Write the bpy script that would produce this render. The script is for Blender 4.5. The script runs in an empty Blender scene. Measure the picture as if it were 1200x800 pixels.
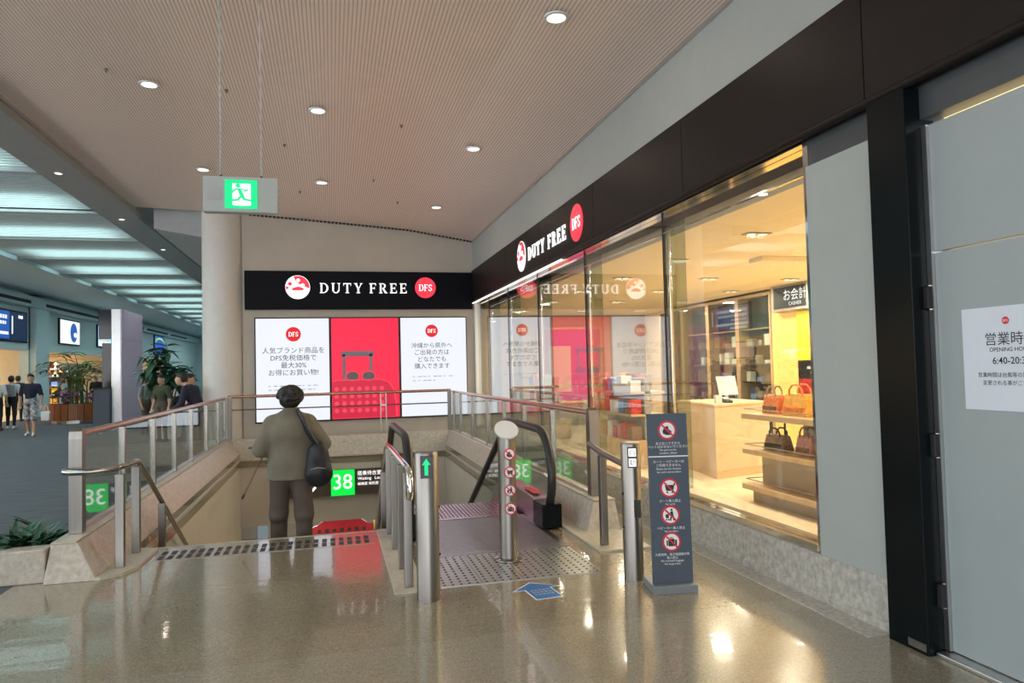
import bpy, bmesh, math, random
import numpy as np
from mathutils import Vector, Matrix

random.seed(7)
S = bpy.context.scene
COL = S.collection
PI = math.pi

# ------------------------------------------------------------------ camera
F = 829.0
CAM_H = 1.55
def _d(u, v): return np.array([(u-600)/F, -(v-400)/F, -1.0])
_Y = _d(389, 436.5); _Y /= np.linalg.norm(_Y)
_X = _d(3850, 352); _X = _X-_Y*(_X@_Y); _X /= np.linalg.norm(_X)
_Z = np.cross(_X, _Y)
_R = np.array([_X, _Y, _Z])
cam = bpy.data.objects.new('camera', bpy.data.cameras.new('camera'))
COL.objects.link(cam)
mw = Matrix.Identity(4)
for i in range(3):
    for j in range(3):
        mw[i][j] = float(_R[i, j])
mw[2][3] = CAM_H
cam.matrix_world = mw
cam.data.sensor_width = 36.0
cam.data.sensor_fit = 'HORIZONTAL'
cam.data.lens = F/1200*36
cam.data.clip_start = 0.05
cam.data.clip_end = 300
S.camera = cam

# ------------------------------------------------------------------ world, exposure
W = bpy.data.worlds.new('world'); S.world = W
W.use_nodes = True
W.node_tree.nodes['Background'].inputs[0].default_value = (0.95, 0.97, 1.0, 1)
W.node_tree.nodes['Background'].inputs[1].default_value = 2.85
S.view_settings.view_transform = 'Standard'
S.view_settings.look = 'None'
S.view_settings.gamma = 1.0
S.view_settings.use_curve_mapping = False
S.view_settings.exposure = 0.35
HALL_W = 4.5      # watts of each hall downlight
SHOP_W = 29.0      # watts of each shop downlight
LOWER_W = 60.0

# ------------------------------------------------------------------ materials
MATS = {}
def _nt(name):
    m = bpy.data.materials.new(name); m.use_nodes = True
    nt = m.node_tree
    return m, nt, nt.nodes, nt.links, nt.nodes['Principled BSDF']
def pos(N, L, scale=(1, 1, 1)):
    g = N.new('ShaderNodeNewGeometry')
    mp = N.new('ShaderNodeMapping'); mp.inputs['Scale'].default_value = scale
    L.new(g.outputs['Position'], mp.inputs['Vector'])
    return mp.outputs['Vector']
def M(name, col, rough=0.5, metal=0.0, var=0.08, scale=6.0, bump=0.0, bscale=40.0, coat=0.0, spec=0.5, stretch=(1, 1, 1), alpha=None, trans=0.0):
    if name in MATS: return MATS[name]
    m, nt, N, L, b = _nt(name)
    n = N.new('ShaderNodeTexNoise'); n.inputs['Scale'].default_value = scale; n.inputs['Detail'].default_value = 4
    L.new(pos(N, L, stretch), n.inputs['Vector'])
    r = N.new('ShaderNodeValToRGB')
    r.color_ramp.elements[0].position = 0.3; r.color_ramp.elements[1].position = 0.7
    r.color_ramp.elements[0].color = tuple(max(0, c*(1-var)) for c in col)+(1,)
    r.color_ramp.elements[1].color = tuple(min(1, c*(1+var)) for c in col)+(1,)
    L.new(n.outputs['Fac'], r.inputs['Fac']); L.new(r.outputs['Color'], b.inputs['Base Color'])
    b.inputs['Roughness'].default_value = rough
    b.inputs['Metallic'].default_value = metal
    b.inputs['Specular IOR Level'].default_value = spec
    b.inputs['Coat Weight'].default_value = coat
    if trans: b.inputs['Transmission Weight'].default_value = trans
    if bump:
        n2 = N.new('ShaderNodeTexNoise'); n2.inputs['Scale'].default_value = bscale
        L.new(pos(N, L, stretch), n2.inputs['Vector'])
        bp = N.new('ShaderNodeBump'); bp.inputs['Strength'].default_value = bump; bp.inputs['Distance'].default_value = 0.01
        L.new(n2.outputs['Fac'], bp.inputs['Height']); L.new(bp.outputs['Normal'], b.inputs['Normal'])
    MATS[name] = m
    return m
def EM(name, col, strength=1.0, rough=0.3):
    if name in MATS: return MATS[name]
    m, nt, N, L, b = _nt(name)
    n = N.new('ShaderNodeTexNoise'); n.inputs['Scale'].default_value = 1.5
    mx = N.new('ShaderNodeMapRange'); mx.inputs[3].default_value = strength*0.97; mx.inputs[4].default_value = strength*1.03
    L.new(n.outputs['Fac'], mx.inputs[0]); L.new(mx.outputs[0], b.inputs['Emission Strength'])
    b.inputs['Base Color'].default_value = (0.02, 0.02, 0.02, 1)
    b.inputs['Emission Color'].default_value = tuple(col)+(1,)
    b.inputs['Specular IOR Level'].default_value = 0.15
    b.inputs['Roughness'].default_value = rough
    MATS[name] = m
    return m
def GLASS(name, tint=(0.93, 0.97, 0.95), refl=1.0, ior=1.52):
    m = bpy.data.materials.new(name); m.use_nodes = True
    nt = m.node_tree; N = nt.nodes; L = nt.links
    N.remove(N['Principled BSDF'])
    out = N['Material Output']
    tr = N.new('ShaderNodeBsdfTransparent'); tr.inputs['Color'].default_value = tuple(tint)+(1,)
    gl = N.new('ShaderNodeBsdfGlossy'); gl.inputs['Roughness'].default_value = 0.0
    g = N.new('ShaderNodeNewGeometry')
    mi = N.new('ShaderNodeMapRange'); mi.inputs[3].default_value = ior; mi.inputs[4].default_value = 1/ior
    L.new(g.outputs['Backfacing'], mi.inputs[0])
    fr = N.new('ShaderNodeFresnel'); L.new(mi.outputs[0], fr.inputs['IOR'])
    mu = N.new('ShaderNodeMath'); mu.operation = 'MULTIPLY'; mu.inputs[1].default_value = refl; mu.use_clamp = True
    L.new(fr.outputs[0], mu.inputs[0])
    mx = N.new('ShaderNodeMixShader')
    L.new(mu.outputs[0], mx.inputs[0]); L.new(tr.outputs[0], mx.inputs[1]); L.new(gl.outputs[0], mx.inputs[2])
    L.new(mx.outputs[0], out.inputs['Surface'])
    MATS[name] = m
    return m
def TERRAZZO(name, base, dark, light, rough):
    m, nt, N, L, b = _nt(name)
    p = pos(N, L)
    v = N.new('ShaderNodeTexVoronoi'); v.inputs['Scale'].default_value = 130
    L.new(p, v.inputs['Vector'])
    r = N.new('ShaderNodeValToRGB'); cr = r.color_ramp
    cr.elements[0].position = 0.0; cr.elements[0].color = tuple(dark)+(1,)
    cr.elements[1].position = 1.0; cr.elements[1].color = tuple(light)+(1,)
    e = cr.elements.new(0.3); e.color = tuple(base)+(1,)
    e = cr.elements.new(0.75); e.color = tuple(base)+(1,)
    sep = N.new('ShaderNodeSeparateColor'); L.new(v.outputs['Color'], sep.inputs[0]); L.new(sep.outputs[0], r.inputs['Fac'])
    n = N.new('ShaderNodeTexNoise'); n.inputs['Scale'].default_value = 0.9; n.inputs['Detail'].default_value = 6
    L.new(p, n.inputs['Vector'])
    mr = N.new('ShaderNodeMapRange'); mr.inputs[1].default_value = .3; mr.inputs[2].default_value = .7; mr.inputs[3].default_value = 0.9; mr.inputs[4].default_value = 1.06
    L.new(n.outputs['Fac'], mr.inputs[0])
    mx = N.new('ShaderNodeMix'); mx.data_type = 'RGBA'; mx.blend_type = 'MULTIPLY'; mx.inputs[0].default_value = 1
    L.new(r.outputs['Color'], mx.inputs[6]); L.new(mr.outputs[0], mx.inputs[7])
    L.new(mx.outputs[2], b.inputs['Base Color'])
    b.inputs['Roughness'].default_value = rough
    b.inputs['Specular IOR Level'].default_value = 0.6
    b.inputs['Coat Weight'].default_value = 0.75; b.inputs['Coat Roughness'].default_value = 0.05
    n2 = N.new('ShaderNodeTexNoise'); n2.inputs['Scale'].default_value = 7; n2.inputs['Detail'].default_value = 2
    L.new(pos(N, L, (0.45, 1.4, 1)), n2.inputs['Vector'])
    bp = N.new('ShaderNodeBump'); bp.inputs['Strength'].default_value = 0.05; bp.inputs['Distance'].default_value = 0.02
    L.new(n2.outputs['Fac'], bp.inputs['Height'])
    L.new(bp.outputs['Normal'], b.inputs['Normal']); L.new(bp.outputs['Normal'], b.inputs['Coat Normal'])
    MATS[name] = m
    return m
def SLATS(name, base, gap, pitch):
    # fine lines running along Y
    m, nt, N, L, b = _nt(name)
    g = N.new('ShaderNodeNewGeometry'); sx = N.new('ShaderNodeSeparateXYZ'); L.new(g.outputs['Position'], sx.inputs[0])
    dv = N.new('ShaderNodeMath'); dv.operation = 'DIVIDE'; dv.inputs[1].default_value = pitch; L.new(sx.outputs[0], dv.inputs[0])
    ff = N.new('ShaderNodeMath'); ff.operation = 'FRACT'; L.new(dv.outputs[0], ff.inputs[0])
    r = N.new('ShaderNodeValToRGB'); cr = r.color_ramp
    cr.elements[0].position = 0.0; cr.elements[0].color = tuple(gap)+(1,)
    cr.elements[1].position = 0.42; cr.elements[1].color = tuple(base)+(1,)
    e = cr.elements.new(0.3); e.color = tuple(gap)+(1,)
    e = cr.elements.new(1.0); e.color = tuple(base)+(1,)
    L.new(ff.outputs[0], r.inputs['Fac']); L.new(r.outputs['Color'], b.inputs['Base Color'])
    b.inputs['Roughness'].default_value = 0.42
    bp = N.new('ShaderNodeBump'); bp.inputs['Strength'].default_value = 0.25; bp.inputs['Distance'].default_value = 0.01
    si = N.new('ShaderNodeMath'); si.operation = 'PINGPONG'; si.inputs[1].default_value = 0.5; L.new(dv.outputs[0], si.inputs[0])
    L.new(si.outputs[0], bp.inputs['Height']); L.new(bp.outputs['Normal'], b.inputs['Normal'])
    MATS[name] = m
    return m

TERRAZZO('terrazzo', (.265, .228, .155), (.185, .155, .10), (.35, .31, .23), .18)
TERRAZZO('terrazzo_border', (.285, .257, .19), (.205, .18, .13), (.365, .335, .265), .2)
SLATS('ceiling_slats', (.90, .76, .68), (.50, .41, .36), .036)
M('carpet', (.075, .09, .11), .95, var=.25, scale=3, stretch=(1, 5, 1), bump=.3, bscale=300)
M('plaster_grey', (.34, .37, .355), .6, var=.03)
M('plaster_beige', (.46, .42, .36), .6, var=.04, scale=2)
M('plaster_well', (.55, .50, .43), .55, var=.05, scale=2)
M('column_paint', (.62, .60, .56), .45, var=.03)
M('fascia_dark', (.016, .013, .012), .42, var=.1, spec=.12)
M('fascia_navy', (.004, .004, .008), .4, var=.1, spec=.08)
M('black_gloss', (.003, .005, .006), .25, var=.1, spec=.14)
M('black_matt', (.015, .015, .017), .6, var=.15)
M('rubber_black', (.012, .012, .013), .38, var=.15)
M('header_grey', (.05, .058, .065), .4)
M('panel_grey', (.36, .40, .39), .4, var=.02)
M('door_grey', (.30, .35, .36), .38, var=.02)
M('stone', (.47, .425, .36), .35, var=.2, scale=22, bump=.1, bscale=60)
M('stone_light', (.47, .43, .35), .3, var=.12, scale=18)
M('plinth_stone', (.42, .41, .37), .35, var=.28, scale=26, bump=.1, bscale=50)
M('steel', (.37, .35, .32), .24, 1.0, var=.06, scale=30, stretch=(1, 1, .05))
M('steel_brushed', (.27, .255, .235), .34, 1.0, var=.08, scale=60, stretch=(1, 1, .03))
M('steel_mirror', (.72, .71, .69), .08, 1.0, var=.03)
M('rail_copper', (.50, .29, .21), .2, .75, var=.06)
M('aluminium', (.62, .62, .62), .3, 1.0, var=.05)
M('plate_steel', (.46, .43, .45), .3, 1.0, var=.12, scale=40)
M('step_metal', (.34, .25, .32), .4, .8, var=.1, scale=60)
M('deck_metal', (.50, .34, .42), .25, .9, var=.06)
M('dot_dark', (.03, .03, .035), .5)
M('white_paint', (.72, .74, .74), .45, var=.02)
M('beam_grey', (.36, .38, .385), .6, var=.04)
M('bulk_blue', (.60, .73, .76), .55, var=.03)
M('wall_teal', (.62, .74, .75), .5, var=.03)
M('louver', (.40, .45, .45), .5, var=.05)
M('wood_brown', (.32, .10, .035), .4, var=.25, scale=20, stretch=(4, 4, .3))
M('wood_pale', (.66, .47, .28), .42, var=.08, scale=10, stretch=(1, 1, .3))
M('laminate', (.66, .50, .34), .4, var=.04)
M('shop_cream', (.82, .71, .52), .6, var=.03)
M('shop_floor', (.78, .67, .48), .3, var=.05)
M('shop_grey', (.36, .34, .31), .5, var=.05)
M('taupe', (.36, .30, .24), .45, var=.05)
M('cab_dark', (.015, .025, .03), .35, var=.2)
M('cab_frame', (.40, .28, .17), .4, var=.08)
M('yellow_paint', (.92, .66, .03), .45, var=.03)
M('ochre', (.80, .55, .18), .5, var=.03)
M('paper', (.62, .68, .76), .5, var=.02)
M('ink', (.02, .025, .035), .6)
M('ink_grey', (.16, .16, .19), .6)
M('ink_violet', (.26, .24, .32), .6)
M('ink_pale', (.50, .50, .55), .6)
M('print_white', (.85, .86, .86), .5, var=.02)
M('print_red', (.62, .02, .045), .45, var=.05)
M('sign_slate', (.06, .085, .12), .45, var=.04)
M('slate_base', (.20, .22, .23), .4, var=.06)
M('arrow_blue', (.015, .17, .50), .4, var=.05)
M('lilac_panel', (.95, .66, .84), .35, var=.03)
M('leaf_dark', (.018, .075, .035), .4, var=.4, scale=14)
M('leaf_mid', (.04, .13, .055), .4, var=.4, scale=14)
M('leaf_palm', (.07, .16, .03), .5, var=.4, scale=10)
M('leaf_rust', (.28, .12, .03), .5, var=.4, scale=10)
M('orchid', (.24, .10, .22), .6, var=.4, scale=20)
M('bark', (.14, .10, .06), .8, var=.3)
M('soil', (.04, .03, .02), .95, var=.3)
M('skin', (.50, .29, .19), .5, var=.05)
M('hair', (.008, .007, .007), .55, var=.3, scale=60, bump=.6, bscale=90)
M('cloth_olive', (.165, .147, .108), .85, var=.14, bump=.8, bscale=9)
M('cloth_brown', (.085, .062, .05), .85, var=.14, bump=.8, bscale=10)
M('cloth_navy', (.012, .014, .035), .85, var=.2)
M('cloth_black', (.010, .010, .014), .8, var=.2)
M('bag_black', (.008, .008, .012), .55, var=.3, bump=.3, bscale=20)
M('cloth_white', (.62, .62, .64), .85, var=.05)
M('cloth_grey', (.22, .22, .23), .85, var=.1)
M('cloth_green', (.05, .06, .03), .85, var=.2)
M('cloth_rose', (.55, .25, .25), .85, var=.35, scale=40)
M('cloth_teal', (.35, .42, .42), .85, var=.1)
M('cloth_print', (.30, .30, .32), .85, var=1.0, scale=13)
M('shoe_dark', (.05, .02, .02), .6, var=.2)
M('shoe_white', (.6, .6, .6), .6)
M('red_board', (.30, .008, .015), .45, var=.2)
M('yellow_board', (.62, .55, .02), .5, var=.08)
M('bag_orange', (.75, .22, .06), .35, var=.35, scale=30)
M('bag_brown', (.22, .12, .07), .4, var=.5, scale=40)
M('bag_amber', (.85, .42, .06), .35, var=.2, scale=30)
M('red_goods', (.60, .03, .03), .4, var=.5, scale=25)
M('white_goods', (.7, .7, .68), .4)
M('blue_goods', (.12, .25, .55), .4)
M('glass_dark', (.02, .025, .03), .1, var=.1)
M('screen_glass', (.01, .012, .016), .12)
GLASS('glass', (.90, .94, .92), 1.0)
GLASS('glass_shop', (.95, .97, .95), 1.8)
GLASS('glass_fin', (.66, .74, .73), 2.4)
GLASS('acrylic', (.92, .86, .84), 1.3)
EM('screen_white', (.87, .90, 1.0), .80)
EM('screen_red', (1.0, .02, .075), .76)
EM('screen_red_lo', (.86, .02, .07), .62)
EM('screen_red_hi', (1.0, .07, .13), .74)
EM('lit_white', (1, .98, .96), 1.3)
EM('lit_red', (1.0, .05, .09), .76)
EM('logo_red', (.95, .01, .02), .66)
EM('lit_green', (.0, .72, .06), 1.0)
EM('exit_green', (.0, .72, .25), 1.0)
EM('exit_white', (.80, 1.0, .90), 1.0)
EM('lamp_glow', (1, .97, .92), 1.6)
EM('lamp_warm', (1, .85, .62), 1.6)
EM('louver_light', (.70, .97, .97), 6.0)
EM('reflection_glow', (1, .93, .90), 1.6)  # emission colour standing in for a bright reflection on the soffit metal
EM('poster_sky', (.30, .66, .95), .9)
EM('poster_white', (.85, .95, .98), .9)
EM('poster_blue', (.02, .10, .45), .8)
EM('poster_navy', (.01, .025, .08), .6)
EM('poster_peach', (1.0, .62, .42), .9)
EM('poster_pink', (.95, .15, .30), .8)
EM('poster_green', (.45, .75, .10), .8)
EM('kiosk_face', (.48, .37, .50), .55)
EM('sash_lit', (.45, .55, .60), .3)

# ------------------------------------------------------------------ mesh helpers
ORG = {}
def tag(o, label=None, cat=None, group=None, kind=None):
    if label: o['label'] = label
    if cat: o['category'] = cat
    if group: o['group'] = group
    if kind: o['kind'] = kind
    return o
def thing(name, label, cat, loc, group=None):
    o = bpy.data.objects.new(name, None); COL.objects.link(o)
    o.empty_display_size = 0.1
    o.location = loc; ORG[o] = Vector(loc)
    return tag(o, label, cat, group)
def group_empty(name, loc, parent=None):
    o = bpy.data.objects.new(name, None); COL.objects.link(o); o.empty_display_size = 0.1
    ORG[o] = Vector(loc)
    if parent: o.parent = parent; o.location = Vector(loc)-ORG[parent]
    else: o.location = loc
    return o
def link_mesh(name, me, org, parent=None):
    o = bpy.data.objects.new(name, me); COL.objects.link(o)
    ORG[o] = Vector(org)
    if parent is not None:
        o.parent = parent; o.location = ORG[o]-ORG[parent]
    else:
        o.location = org
    return o

class MB:
    def __init__(s): s.v = []; s.f = []; s.m = []; s.cm = 0
    def add(s, vs, fs):
        k = len(s.v); s.v += [tuple(float(c) for c in p) for p in vs]
        for f in fs: s.f.append([i+k for i in f]); s.m.append(s.cm)
        return s
    def box(s, lo, hi):
        x0, y0, z0 = lo; x1, y1, z1 = hi
        x0, x1 = min(x0, x1), max(x0, x1); y0, y1 = min(y0, y1), max(y0, y1); z0, z1 = min(z0, z1), max(z0, z1)
        return s.add([(x0,y0,z0),(x1,y0,z0),(x1,y1,z0),(x0,y1,z0),(x0,y0,z1),(x1,y0,z1),(x1,y1,z1),(x0,y1,z1)],
                     [(0,3,2,1),(4,5,6,7),(0,1,5,4),(1,2,6,5),(2,3,7,6),(3,0,4,7)])
    def prism(s, poly, axis, a, b):
        # poly: 2-D points; axis 'x': (y,z), 'y': (x,z), 'z': (x,y)
        def P(p, t):
            return {'x': (t, p[0], p[1]), 'y': (p[0], t, p[1]), 'z': (p[0], p[1], t)}[axis]
        n = len(poly)
        vs = [P(p, a) for p in poly]+[P(p, b) for p in poly]
        fs = [list(range(n))[::-1], list(range(n, 2*n))]
        for i in range(n): fs.append([i, (i+1) % n, n+(i+1) % n, n+i])
        return s.add(vs, fs)
    def tube(s, path, r, n=10, closed=False, flat=1.0):
        P = [Vector(p) for p in path]; m = len(P)
        rr = r if isinstance(r, (list, tuple)) else [r]*m
        rings = []; up = None
        for i in range(m):
            if closed: t = (P[(i+1) % m]-P[i-1])
            else: t = P[min(i+1, m-1)]-P[max(i-1, 0)]
            t.normalize()
            if up is None:
                up = Vector((0, 0, 1)) if abs(t.z) < .9 else Vector((1, 0, 0))
            a = t.cross(up)
            if a.length < 1e-4: a = t.cross(Vector((1, 0, 0)))
            a.normalize(); b = a.cross(t).normalized(); up = b
            rings.append([P[i]+(a*math.cos(2*PI*k/n)+b*math.sin(2*PI*k/n)*flat)*rr[i] for k in range(n)])
        vs = [p for rg in rings for p in rg]; fs = []
        for i in range(m if closed else m-1):
            j = (i+1) % m
            for k in range(n): fs.append((i*n+k, i*n+(k+1) % n, j*n+(k+1) % n, j*n+k))
        if not closed:
            fs.append(list(range(n))[::-1]); fs.append([(m-1)*n+k for k in range(n)])
        return s.add(vs, fs)
    def cyl(s, p0, p1, r0, r1=None, n=20):
        return s.tube([p0, p1], [r0, r0 if r1 is None else r1], n)
    def lathe(s, c, prof, n=24):
        vs = []; fs = []; m = len(prof)
        for r, z in prof:
            for k in range(n):
                a = 2*PI*k/n; vs.append((c[0]+r*math.cos(a), c[1]+r*math.sin(a), c[2]+z))
        for i in range(m-1):
            for k in range(n): fs.append((i*n+k, i*n+(k+1) % n, (i+1)*n+(k+1) % n, (i+1)*n+k))
        fs.append(list(range(n))[::-1]); fs.append([(m-1)*n+k for k in range(n)])
        return s.add(vs, fs)
    def ball(s, c, r, n=10, m=7):
        r = r if isinstance(r, (list, tuple)) else (r, r, r)
        vs = [(c[0], c[1], c[2]-r[2])]; fs = []
        for i in range(1, m):
            th = -PI/2+PI*i/m
            for k in range(n):
                a = 2*PI*k/n
                vs.append((c[0]+r[0]*math.cos(th)*math.cos(a), c[1]+r[1]*math.cos(th)*math.sin(a), c[2]+r[2]*math.sin(th)))
        vs.append((c[0], c[1], c[2]+r[2])); T = len(vs)-1
        for k in range(n): fs.append((0, 1+(k+1) % n, 1+k)); fs.append((T, T-n+k, T-n+(k+1) % n))
        for i in range(m-2):
            for k in range(n):
                a = 1+i*n; fs.append((a+k, a+(k+1) % n, a+n+(k+1) % n, a+n+k))
        return s.add(vs, fs)
    def flat(s, O, U, V, poly, t=0.004):
        # polygon in plane coordinates, extruded along the plane normal by t
        O = Vector(O); U = Vector(U); V = Vector(V); Nn = U.cross(V).normalized()
        n = len(poly)
        vs = [O+U*p[0]+V*p[1] for p in poly]+[O+U*p[0]+V*p[1]+Nn*t for p in poly]
        fs = [list(range(n))[::-1], list(range(n, 2*n))]+[[i, (i+1) % n, n+(i+1) % n, n+i] for i in range(n)]
        return s.add(vs, fs)
    def build(s, name, mat, parent=None, smooth=False, bevel=0, org=None, seg=2):
        bm = bmesh.new()
        vv = [bm.verts.new(p) for p in s.v]
        for f, mi in zip(s.f, s.m):
            try:
                q = bm.faces.new([vv[i] for i in f]); q.material_index = mi
            except ValueError: pass
        if bevel: bmesh.ops.bevel(bm, geom=bm.edges[:], offset=bevel, segments=seg, affect='EDGES', profile=0.6)
        bmesh.ops.recalc_face_normals(bm, faces=bm.faces[:])
        A = np.array([v.co[:] for v in bm.verts])
        if org is None:
            lo = A.min(0); hi = A.max(0); org = ((lo[0]+hi[0])/2, (lo[1]+hi[1])/2, lo[2])
        for v in bm.verts: v.co -= Vector(org)
        me = bpy.data.meshes.new(name); bm.to_mesh(me); bm.free()
        for mm in (mat if isinstance(mat, (list, tuple)) else [mat]): me.materials.append(MATS[mm])
        if smooth:
            me.polygons.foreach_set('use_smooth', [True]*len(me.polygons))
            me.set_sharp_from_angle(angle=math.radians(38))
        return link_mesh(name, me, org, parent)
def box(name, lo, hi, mat, parent=None, bevel=0):
    return MB().box(lo, hi).build(name, mat, parent, bevel=bevel)
def struct(o, label=None):
    o['kind'] = 'structure'
    if label: o['label'] = label
    return o
def copy_tree(o, parent=None, loc=None):
    c = o.copy(); COL.objects.link(c); c.parent = parent
    ORG[c] = ORG[o].copy()
    if loc is not None:
        c.location = loc; ORG[c] = Vector(loc)
    for ch in list(o.children):
        if ch.name != c.name: copy_tree(ch, c)
    return c
def circle(r, n=28, c=(0, 0), ry=None, a0=0, a1=2*PI):
    full = abs(a1-a0-2*PI) < 1e-6
    return [(c[0]+r*math.cos(a0+(a1-a0)*k/(n if full else n-1)), c[1]+(ry or r)*math.sin(a0+(a1-a0)*k/(n if full else n-1))) for k in range(n)]
def rect(x0, y0, x1, y1): return [(x0, y0), (x1, y0), (x1, y1), (x0, y1)]

# ---- lettering: mesh text on a plane (O centre, U right, V up)
def text(name, body, size, mat, O, U, V, parent, off=0.004, align='c', squeeze=1.0, bold=0.0):
    cu = bpy.data.curves.new(name, 'FONT'); cu.body = body; cu.size = size; cu.fill_mode = 'FRONT'; cu.offset = bold
    cu.resolution_u = 3
    ob = bpy.data.objects.new(name, cu)
    me = bpy.data.meshes.new_from_object(ob)
    bpy.data.objects.remove(ob); bpy.data.curves.remove(cu)
    n = len(me.vertices); A = np.zeros(n*3); me.vertices.foreach_get('co', A); A = A.reshape(-1, 3)
    lo = A.min(0); hi = A.max(0); A[:, 0] *= squeeze
    cx = {'c': (lo[0]+hi[0])/2, 'l': lo[0], 'r': hi[0]}[align]*squeeze
    cy = (lo[1]+hi[1])/2
    U = np.array(U, float); V = np.array(V, float); Nn = np.cross(U, V)
    P = np.outer(A[:, 0]-cx, U)+np.outer(A[:, 1]-cy, V)+Nn*off
    me.vertices.foreach_set('co', P.ravel()); me.update()
    me.materials.clear(); me.materials.append(MATS[mat])
    me.polygons.foreach_set('material_index', [0]*len(me.polygons))
    return link_mesh(name, me, O, parent)

# ---- serif capitals built from strokes (cap height 1)
def _arcband(cx, cy, rx, ry, t0, t1, a0, a1, n=14):
    o = [(cx+rx*math.cos(a0+(a1-a0)*k/n), cy+ry*math.sin(a0+(a1-a0)*k/n)) for k in range(n+1)]
    i = [(cx+(rx-t0)*math.cos(a0+(a1-a0)*k/n), cy+(ry-t1)*math.sin(a0+(a1-a0)*k/n)) for k in range(n+1)]
    return [[o[k], o[k+1], i[k+1], i[k]] for k in range(n)]
def serif(ch):
    th, tn, se = .15, .06, .05
    R = rect
    if ch == 'D':
        return .80, [R(.08, 0, .08+th, 1), R(0, 0, .35, se), R(0, 1-se, .35, 1)]+_arcband(.30, .5, .48, .5, .16, .06, -PI/2, PI/2)
    if ch == 'U':
        return .82, [R(.08, .3, .08+th, 1), R(.66, .3, .66+.07, 1), R(0, 1-se, .32, 1), R(.54, 1-se, .82, 1)]+_arcband(.405, .32, .325, .33, .13, .08, PI, 2*PI)
    if ch == 'T':
        return .74, [R(.295, 0, .295+th, 1), R(.2, 0, .54, se), R(.02, 1-.07, .72, 1), [(.02, .74), (.06, .74), (.09, 1), (.02, 1)], [(.68, .74), (.72, .74), (.72, 1), (.65, 1)]]
    if ch == 'Y':
        return .78, [R(.31, 0, .31+th, .45), R(.21, 0, .56, se), [(.06, 1), (.23, 1), (.45, .42), (.33, .40)], [(.66, 1), (.72, 1), (.45, .42), (.39, .45)], R(0, 1-se, .30, 1), R(.56, 1-se, .78, 1)]
    if ch in 'FE':
        s = [R(.08, 0, .08+th, 1), R(0, 0, .33, se), R(0, 1-.07, .62, 1), R(.15, .47, .48, .54), [(.58, .76), (.62, .76), (.62, 1), (.55, 1)], R(.46, .38, .5, .63)]
        if ch == 'E': s += [R(0, 0, .64, .07), [(.57, 0), (.66, 0), (.66, .26), (.62, .26)]]
        return (.66 if ch == 'F' else .70), s
    if ch == 'R':
        return .78, [R(.08, 0, .08+th, 1), R(0, 0, .33, se), R(0, 1-se, .35, 1), [(.30, .48), (.46, .48), (.72, .05), (.55, .0)], R(.55, 0, .80, se)]+_arcband(.32, .735, .32, .265, .14, .06, -PI/2, PI/2)
    if ch == 'S':
        return .58, _arcband(.29, .74, .25, .26, .11, .08, .25, PI*1.5)+_arcband(.29, .26, .27, .26, .13, .08, -PI*.9, PI/2)+[R(.48, .7, .54, .98), R(.02, .03, .08, .32)]
    return .4, []
def serif_text(name, body, h, mat, O, U, V, parent, gap=.1, off=0.0, thick=.012, squeeze=1.0):
    x = 0; polys = []
    for c in body:
        w, ps = serif(c)
        for p in ps: polys.append([((q[0]+x), q[1]) for q in p])
        x += w+gap
    tot = x-gap
    O = Vector(O); U = Vector(U); V = Vector(V); Nn = U.cross(V)
    mb = MB()
    for p in polys:
        mb.flat(O+Nn*off, U, V, [((q[0]-tot/2)*h*squeeze, (q[1]-.5)*h) for q in p], thick)
    return mb.build(name, mat, parent, org=tuple(O))
def round_logo(O, U, V, r, parent, disc='logo_red', lettering='lit_white', thick=.01):
    d = MB().flat(O, U, V, circle(r, 36), thick).build('logo_disc', disc, parent)
    serif_text('logo_letters', 'DFS', r*.62, lettering, Vector(O)+Vector(U).cross(Vector(V))*(thick+.001), U, V, d, gap=.06, thick=.003, squeeze=.95)
    return d
def emblem(O, U, V, r, parent):
    # round white emblem with a red sun, palms and a red roofed hall
    O = Vector(O); Nn = Vector(U).cross(Vector(V))
    parent = MB().flat(O, U, V, circle(r, 36), .01).build('emblem_disc', 'lit_white', parent)
    m = MB(); Q = O+Nn*.011
    m.flat(Q, U, V, circle(r*.96, 24, a0=-.12, a1=PI*.62)+[(-r*.05, r*.35), (r*.3, r*.18)], .003)
    m.flat(Q, U, V, circle(r*.17, 14, (-r*.62, r*.28)), .003)
    m.flat(Q, U, V, [(-r*.98, r*.1), (-r*.75, r*.02), (-r*.72, -r*.12), (-r*.95, -r*.2)], .003)
    m.flat(Q, U, V, [(-r*.52, -r*.18), (-r*.3, -r*.02), (r*.05, r*.05), (r*.35, -r*.02), (r*.55, -r*.18), (r*.35, -r*.28), (-r*.35, -r*.28)], .003)
    m.build('emblem_red', 'lit_red', parent)
    m = MB(); Q = O+Nn*.015
    m.flat(Q, U, V, circle(r*.15, 10, (r*.05, r*.58)), .003)
    m.flat(Q, U, V, [(r*.1, r*.12), (r*.4, r*.34), (r*.62, r*.18), (r*.4, r*.06)], .003)
    m.flat(Q, U, V, [(-r*.2, r*.3), (r*.0, r*.42), (r*.1, r*.25), (-r*.1, r*.12)], .003)
    m.build('emblem_white', 'lit_white', parent)

UX = Vector((1, 0, 0)); UZ = Vector((0, 0, 1)); UYn = Vector((0, -1, 0)); UY = Vector((0, 1, 0))

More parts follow.
